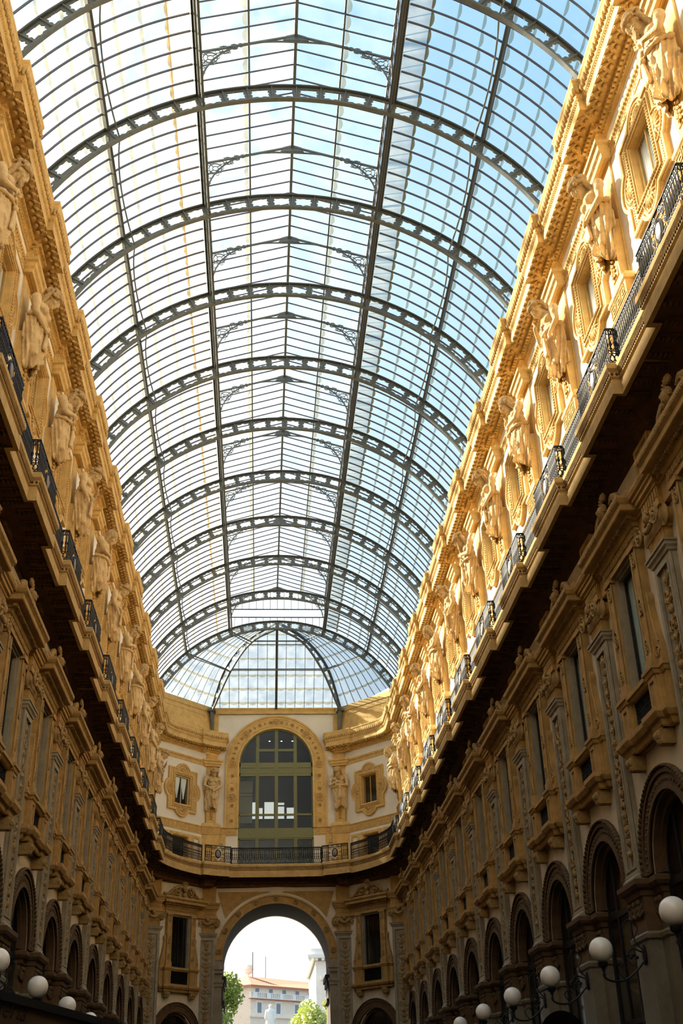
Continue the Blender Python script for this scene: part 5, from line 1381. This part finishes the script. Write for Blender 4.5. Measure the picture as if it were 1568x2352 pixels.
# ================================================================== NEAR THINGS
rt = thing('cafe_canopy', 'dark brown canopy board with flowing script letters at the lower left', 'canopy')
p0 = Vector((-3.6, 4.3, 0)); p1 = Vector((-2.3, 11.52, 0)); tz = CZ + .9
d = (p1 - p0).normalized(); n = Vector((d.y, -d.x, 0))
Mx = Matrix(((d.x, -n.x, 0, p0.x), (d.y, -n.y, 0, p0.y), (0, 0, 1, tz), (0, 0, 0, 1)))
b = MB(); b.box(0, 12, 0, .05, -.75, 0, Mx); b.build('fascia', BROWN, rt)
b = MB(); b.box(0, 12, -.03, .08, -.03, .03, Mx); b.build('black_edge', BLK, rt)
b = MB(); b.add([tuple(Mx @ Vector(v)) for v in ((0, .03, 0), (12, .03, 0), (12, 1.9, .4), (0, 1.9, .4))], [(0, 1, 2, 3)]); b.build('roof_cloth', BROWN, rt, fixn=False)
for t in (.3, 11.5): b = MB(); b.tube([tuple(Mx @ Vector((t, .1, 0))), tuple(Mx @ Vector((t, .1, FLOOR - tz)))], .04, 6); b.build('post', BLK, rt)
try:
    cu = bpy.data.curves.new('lettering', 'FONT'); cu.body = 'Galleria'; cu.size = .155; cu.extrude = .002; cu.shear = .45; cu.align_x = 'RIGHT'
    to = bpy.data.objects.new('tmp', cu); COL.objects.link(to); dg = bpy.context.evaluated_depsgraph_get(); dg.update()
    me = bpy.data.meshes.new_from_object(to.evaluated_get(dg)); bpy.data.objects.remove(to)
    me.materials.clear(); me.materials.append(BROWNL); lo = bpy.data.objects.new('script_lettering', me); COL.objects.link(lo); lo.parent = rt
    lo.matrix_local = Mx @ T(5.27, -.004, -.125) @ RX(pi / 2) @ Matrix.Diagonal((2.1, 1.15, 1, 1))
except Exception as ex: print('text', ex)
# person at the lower right, only the top of the head shows
rt = thing('person', 'person with dark hair from behind, only the head top showing at lower right', 'person', (.31, 4.95, FLOOR))
HT = 1.79
b = MB()
cap(b, (.10, 0, .95), (.11, .02, .5), .10, .07); cap(b, (.11, .02, .5), (.11, -.01, .09), .065, .045); cap(b, (-.10, 0, .95), (-.11, .02, .5), .10, .07); cap(b, (-.11, .02, .5), (-.11, -.01, .09), .065, .045)
for s in (1, -1):
    b.ell((s * .11, .06, .05), (.05, .13, .05)); cap(b, (s * .19, 0, 1.45), (s * .27, -.02, 1.15), .06, .045); cap(b, (s * .27, -.02, 1.15), (s * .28, .05, .9), .042, .03)
    hand(b, (s * .28, .05, .88), (0, .1, -1), (s, 0, 0), s)
b.ell((0, 0, 1.0), (.18, .13, .16), 12, 8); b.ell((0, 0, 1.22), (.17, .12, .22), 12, 8); b.ell((0, 0, 1.42), (.2, .12, .12), 12, 8); cap(b, (0, 0, 1.45), (0, .01, 1.6), .06, .055)
b.ell((0, .01, HT - .14), (.078, .10, .125), 14, 10); b.ell((0, .11, HT - .15), (.015, .02, .03)); b.ell((0, .09, HT - .20), (.03, .02, .012))
for s in (1, -1): b.ell((s * .08, 0, HT - .15), (.012, .025, .035))
vox(b, 'body', SKIN, .014, rt, 2)
b = MB(); b.ell((0, -.005, HT - .10), (.095, .115, .11), 16, 10); b.ell((0, -.05, HT - .18), (.10, .08, .12), 12, 8); vox(b, 'hair', HAIRM, .012, rt, 1)
b = MB(); b.ell((0, 0, 1.24), (.20, .145, .28), 12, 8); b.ell((0, 0, 1.44), (.225, .14, .1), 12, 8)
for s in (1, -1): cap(b, (s * .20, 0, 1.45), (s * .275, -.02, 1.15), .078, .062); cap(b, (s * .275, -.02, 1.15), (s * .282, .04, .94), .058, .045)
vox(b, 'jacket', CLOTH, .016, rt, 2)
b = MB(); b.ell((0, 0, .98), (.19, .14, .15), 12, 8)
for s in (1, -1): cap(b, (s * .10, 0, .95), (s * .11, .02, .5), .115, .085); cap(b, (s * .11, .02, .5), (s * .11, -.01, .12), .08, .065)
vox(b, 'trousers', CLOTH, .016, rt, 2)

# ================================================================== LIGHT, SKY, CAMERA
w = bpy.data.worlds.new('sky'); S.world = w; w.use_nodes = True
nt = w.node_tree; N = nt.nodes; L = nt.links; N.clear()
out = N.new('ShaderNodeOutputWorld'); bg = N.new('ShaderNodeBackground'); tc = N.new('ShaderNodeTexCoord')
nz = N.new('ShaderNodeTexNoise'); nz.inputs['Scale'].default_value = 2.6; nz.inputs['Detail'].default_value = 5; nz.inputs['Roughness'].default_value = .55
mp = N.new('ShaderNodeMapping'); mp.inputs['Scale'].default_value = (1, 1, 1.6); mp.inputs['Location'].default_value = (.4, .1, 0)
L.new(tc.outputs['Generated'], mp.inputs['Vector']); L.new(mp.outputs[0], nz.inputs['Vector'])
# clouds gather towards the sun side (left and far), clear blue towards the right
sp = N.new('ShaderNodeSeparateXYZ'); L.new(tc.outputs['Generated'], sp.inputs[0])
mx = N.new('ShaderNodeMath'); mx.operation = 'MULTIPLY_ADD'; mx.inputs[1].default_value = -.75; mx.inputs[2].default_value = .0
L.new(sp.outputs['X'], mx.inputs[0])
mz = N.new('ShaderNodeMath'); mz.operation = 'MULTIPLY_ADD'; mz.inputs[1].default_value = -.9; mz.inputs[2].default_value = .72; L.new(sp.outputs['Z'], mz.inputs[0])
ad = N.new('ShaderNodeMath'); ad.operation = 'ADD'; L.new(mx.outputs[0], ad.inputs[0]); L.new(mz.outputs[0], ad.inputs[1])
a2 = N.new('ShaderNodeMath'); a2.operation = 'ADD'; nh = N.new('ShaderNodeMath'); nh.operation = 'MULTIPLY_ADD'; nh.inputs[1].default_value = .55; nh.inputs[2].default_value = .225; L.new(nz.outputs['Fac'], nh.inputs[0])
L.new(ad.outputs[0], a2.inputs[0]); L.new(nh.outputs[0], a2.inputs[1])
cr_ = N.new('ShaderNodeValToRGB'); cr_.color_ramp.elements[0].position = .38; cr_.color_ramp.elements[0].color = (.31, .54, .82, 1)
cr_.color_ramp.elements[1].position = .95; cr_.color_ramp.elements[1].color = (.86, .86, .845, 1)
e = cr_.color_ramp.elements.new(.62); e.color = (.49, .69, .86, 1)
L.new(a2.outputs[0], cr_.inputs[0]); L.new(cr_.outputs[0], bg.inputs[0]); bg.inputs[1].default_value = 1.42
L.new(bg.outputs[0], out.inputs[0])
sd = bpy.data.lights.new('sun', 'SUN'); sd.energy = 28.; sd.angle = radians(2.2); sd.color = (1., .90, .72)
so = bpy.data.objects.new('sun', sd); COL.objects.link(so)
sv = Vector((-.66, .42, .52)).normalized()      # towards the sun
so.rotation_euler = sv.to_track_quat('Z', 'Y').to_euler(); so.location = (-20, 60, 60)
cd = bpy.data.cameras.new('camera'); co_ = bpy.data.objects.new('camera', cd); COL.objects.link(co_)
cd.sensor_fit = 'HORIZONTAL'; cd.sensor_width = 36; cd.lens = 36 * 2610.77 / 1568; cd.clip_end = 2000; cd.clip_start = .05
rgt = Vector((0.99765261, -0.06356883, -0.02546115)); fw = Vector((0.06800962, 0.87636772, 0.47681686)); up = rgt.cross(fw)
co_.matrix_world = Matrix(((rgt.x, up.x, -fw.x, CX), (rgt.y, up.y, -fw.y, 0), (rgt.z, up.z, -fw.z, CZ), (0, 0, 0, 1)))
S.camera = co_
S.view_settings.view_transform = 'Standard'; S.view_settings.look = 'None'; S.view_settings.gamma = 1; S.view_settings.use_curve_mapping = False
S.view_settings.exposure = 0.
S.cycles.max_bounces = 10; S.cycles.transparent_max_bounces = 24; S.cycles.diffuse_bounces = 5; S.cycles.caustics_reflective = False; S.cycles.caustics_refractive = False
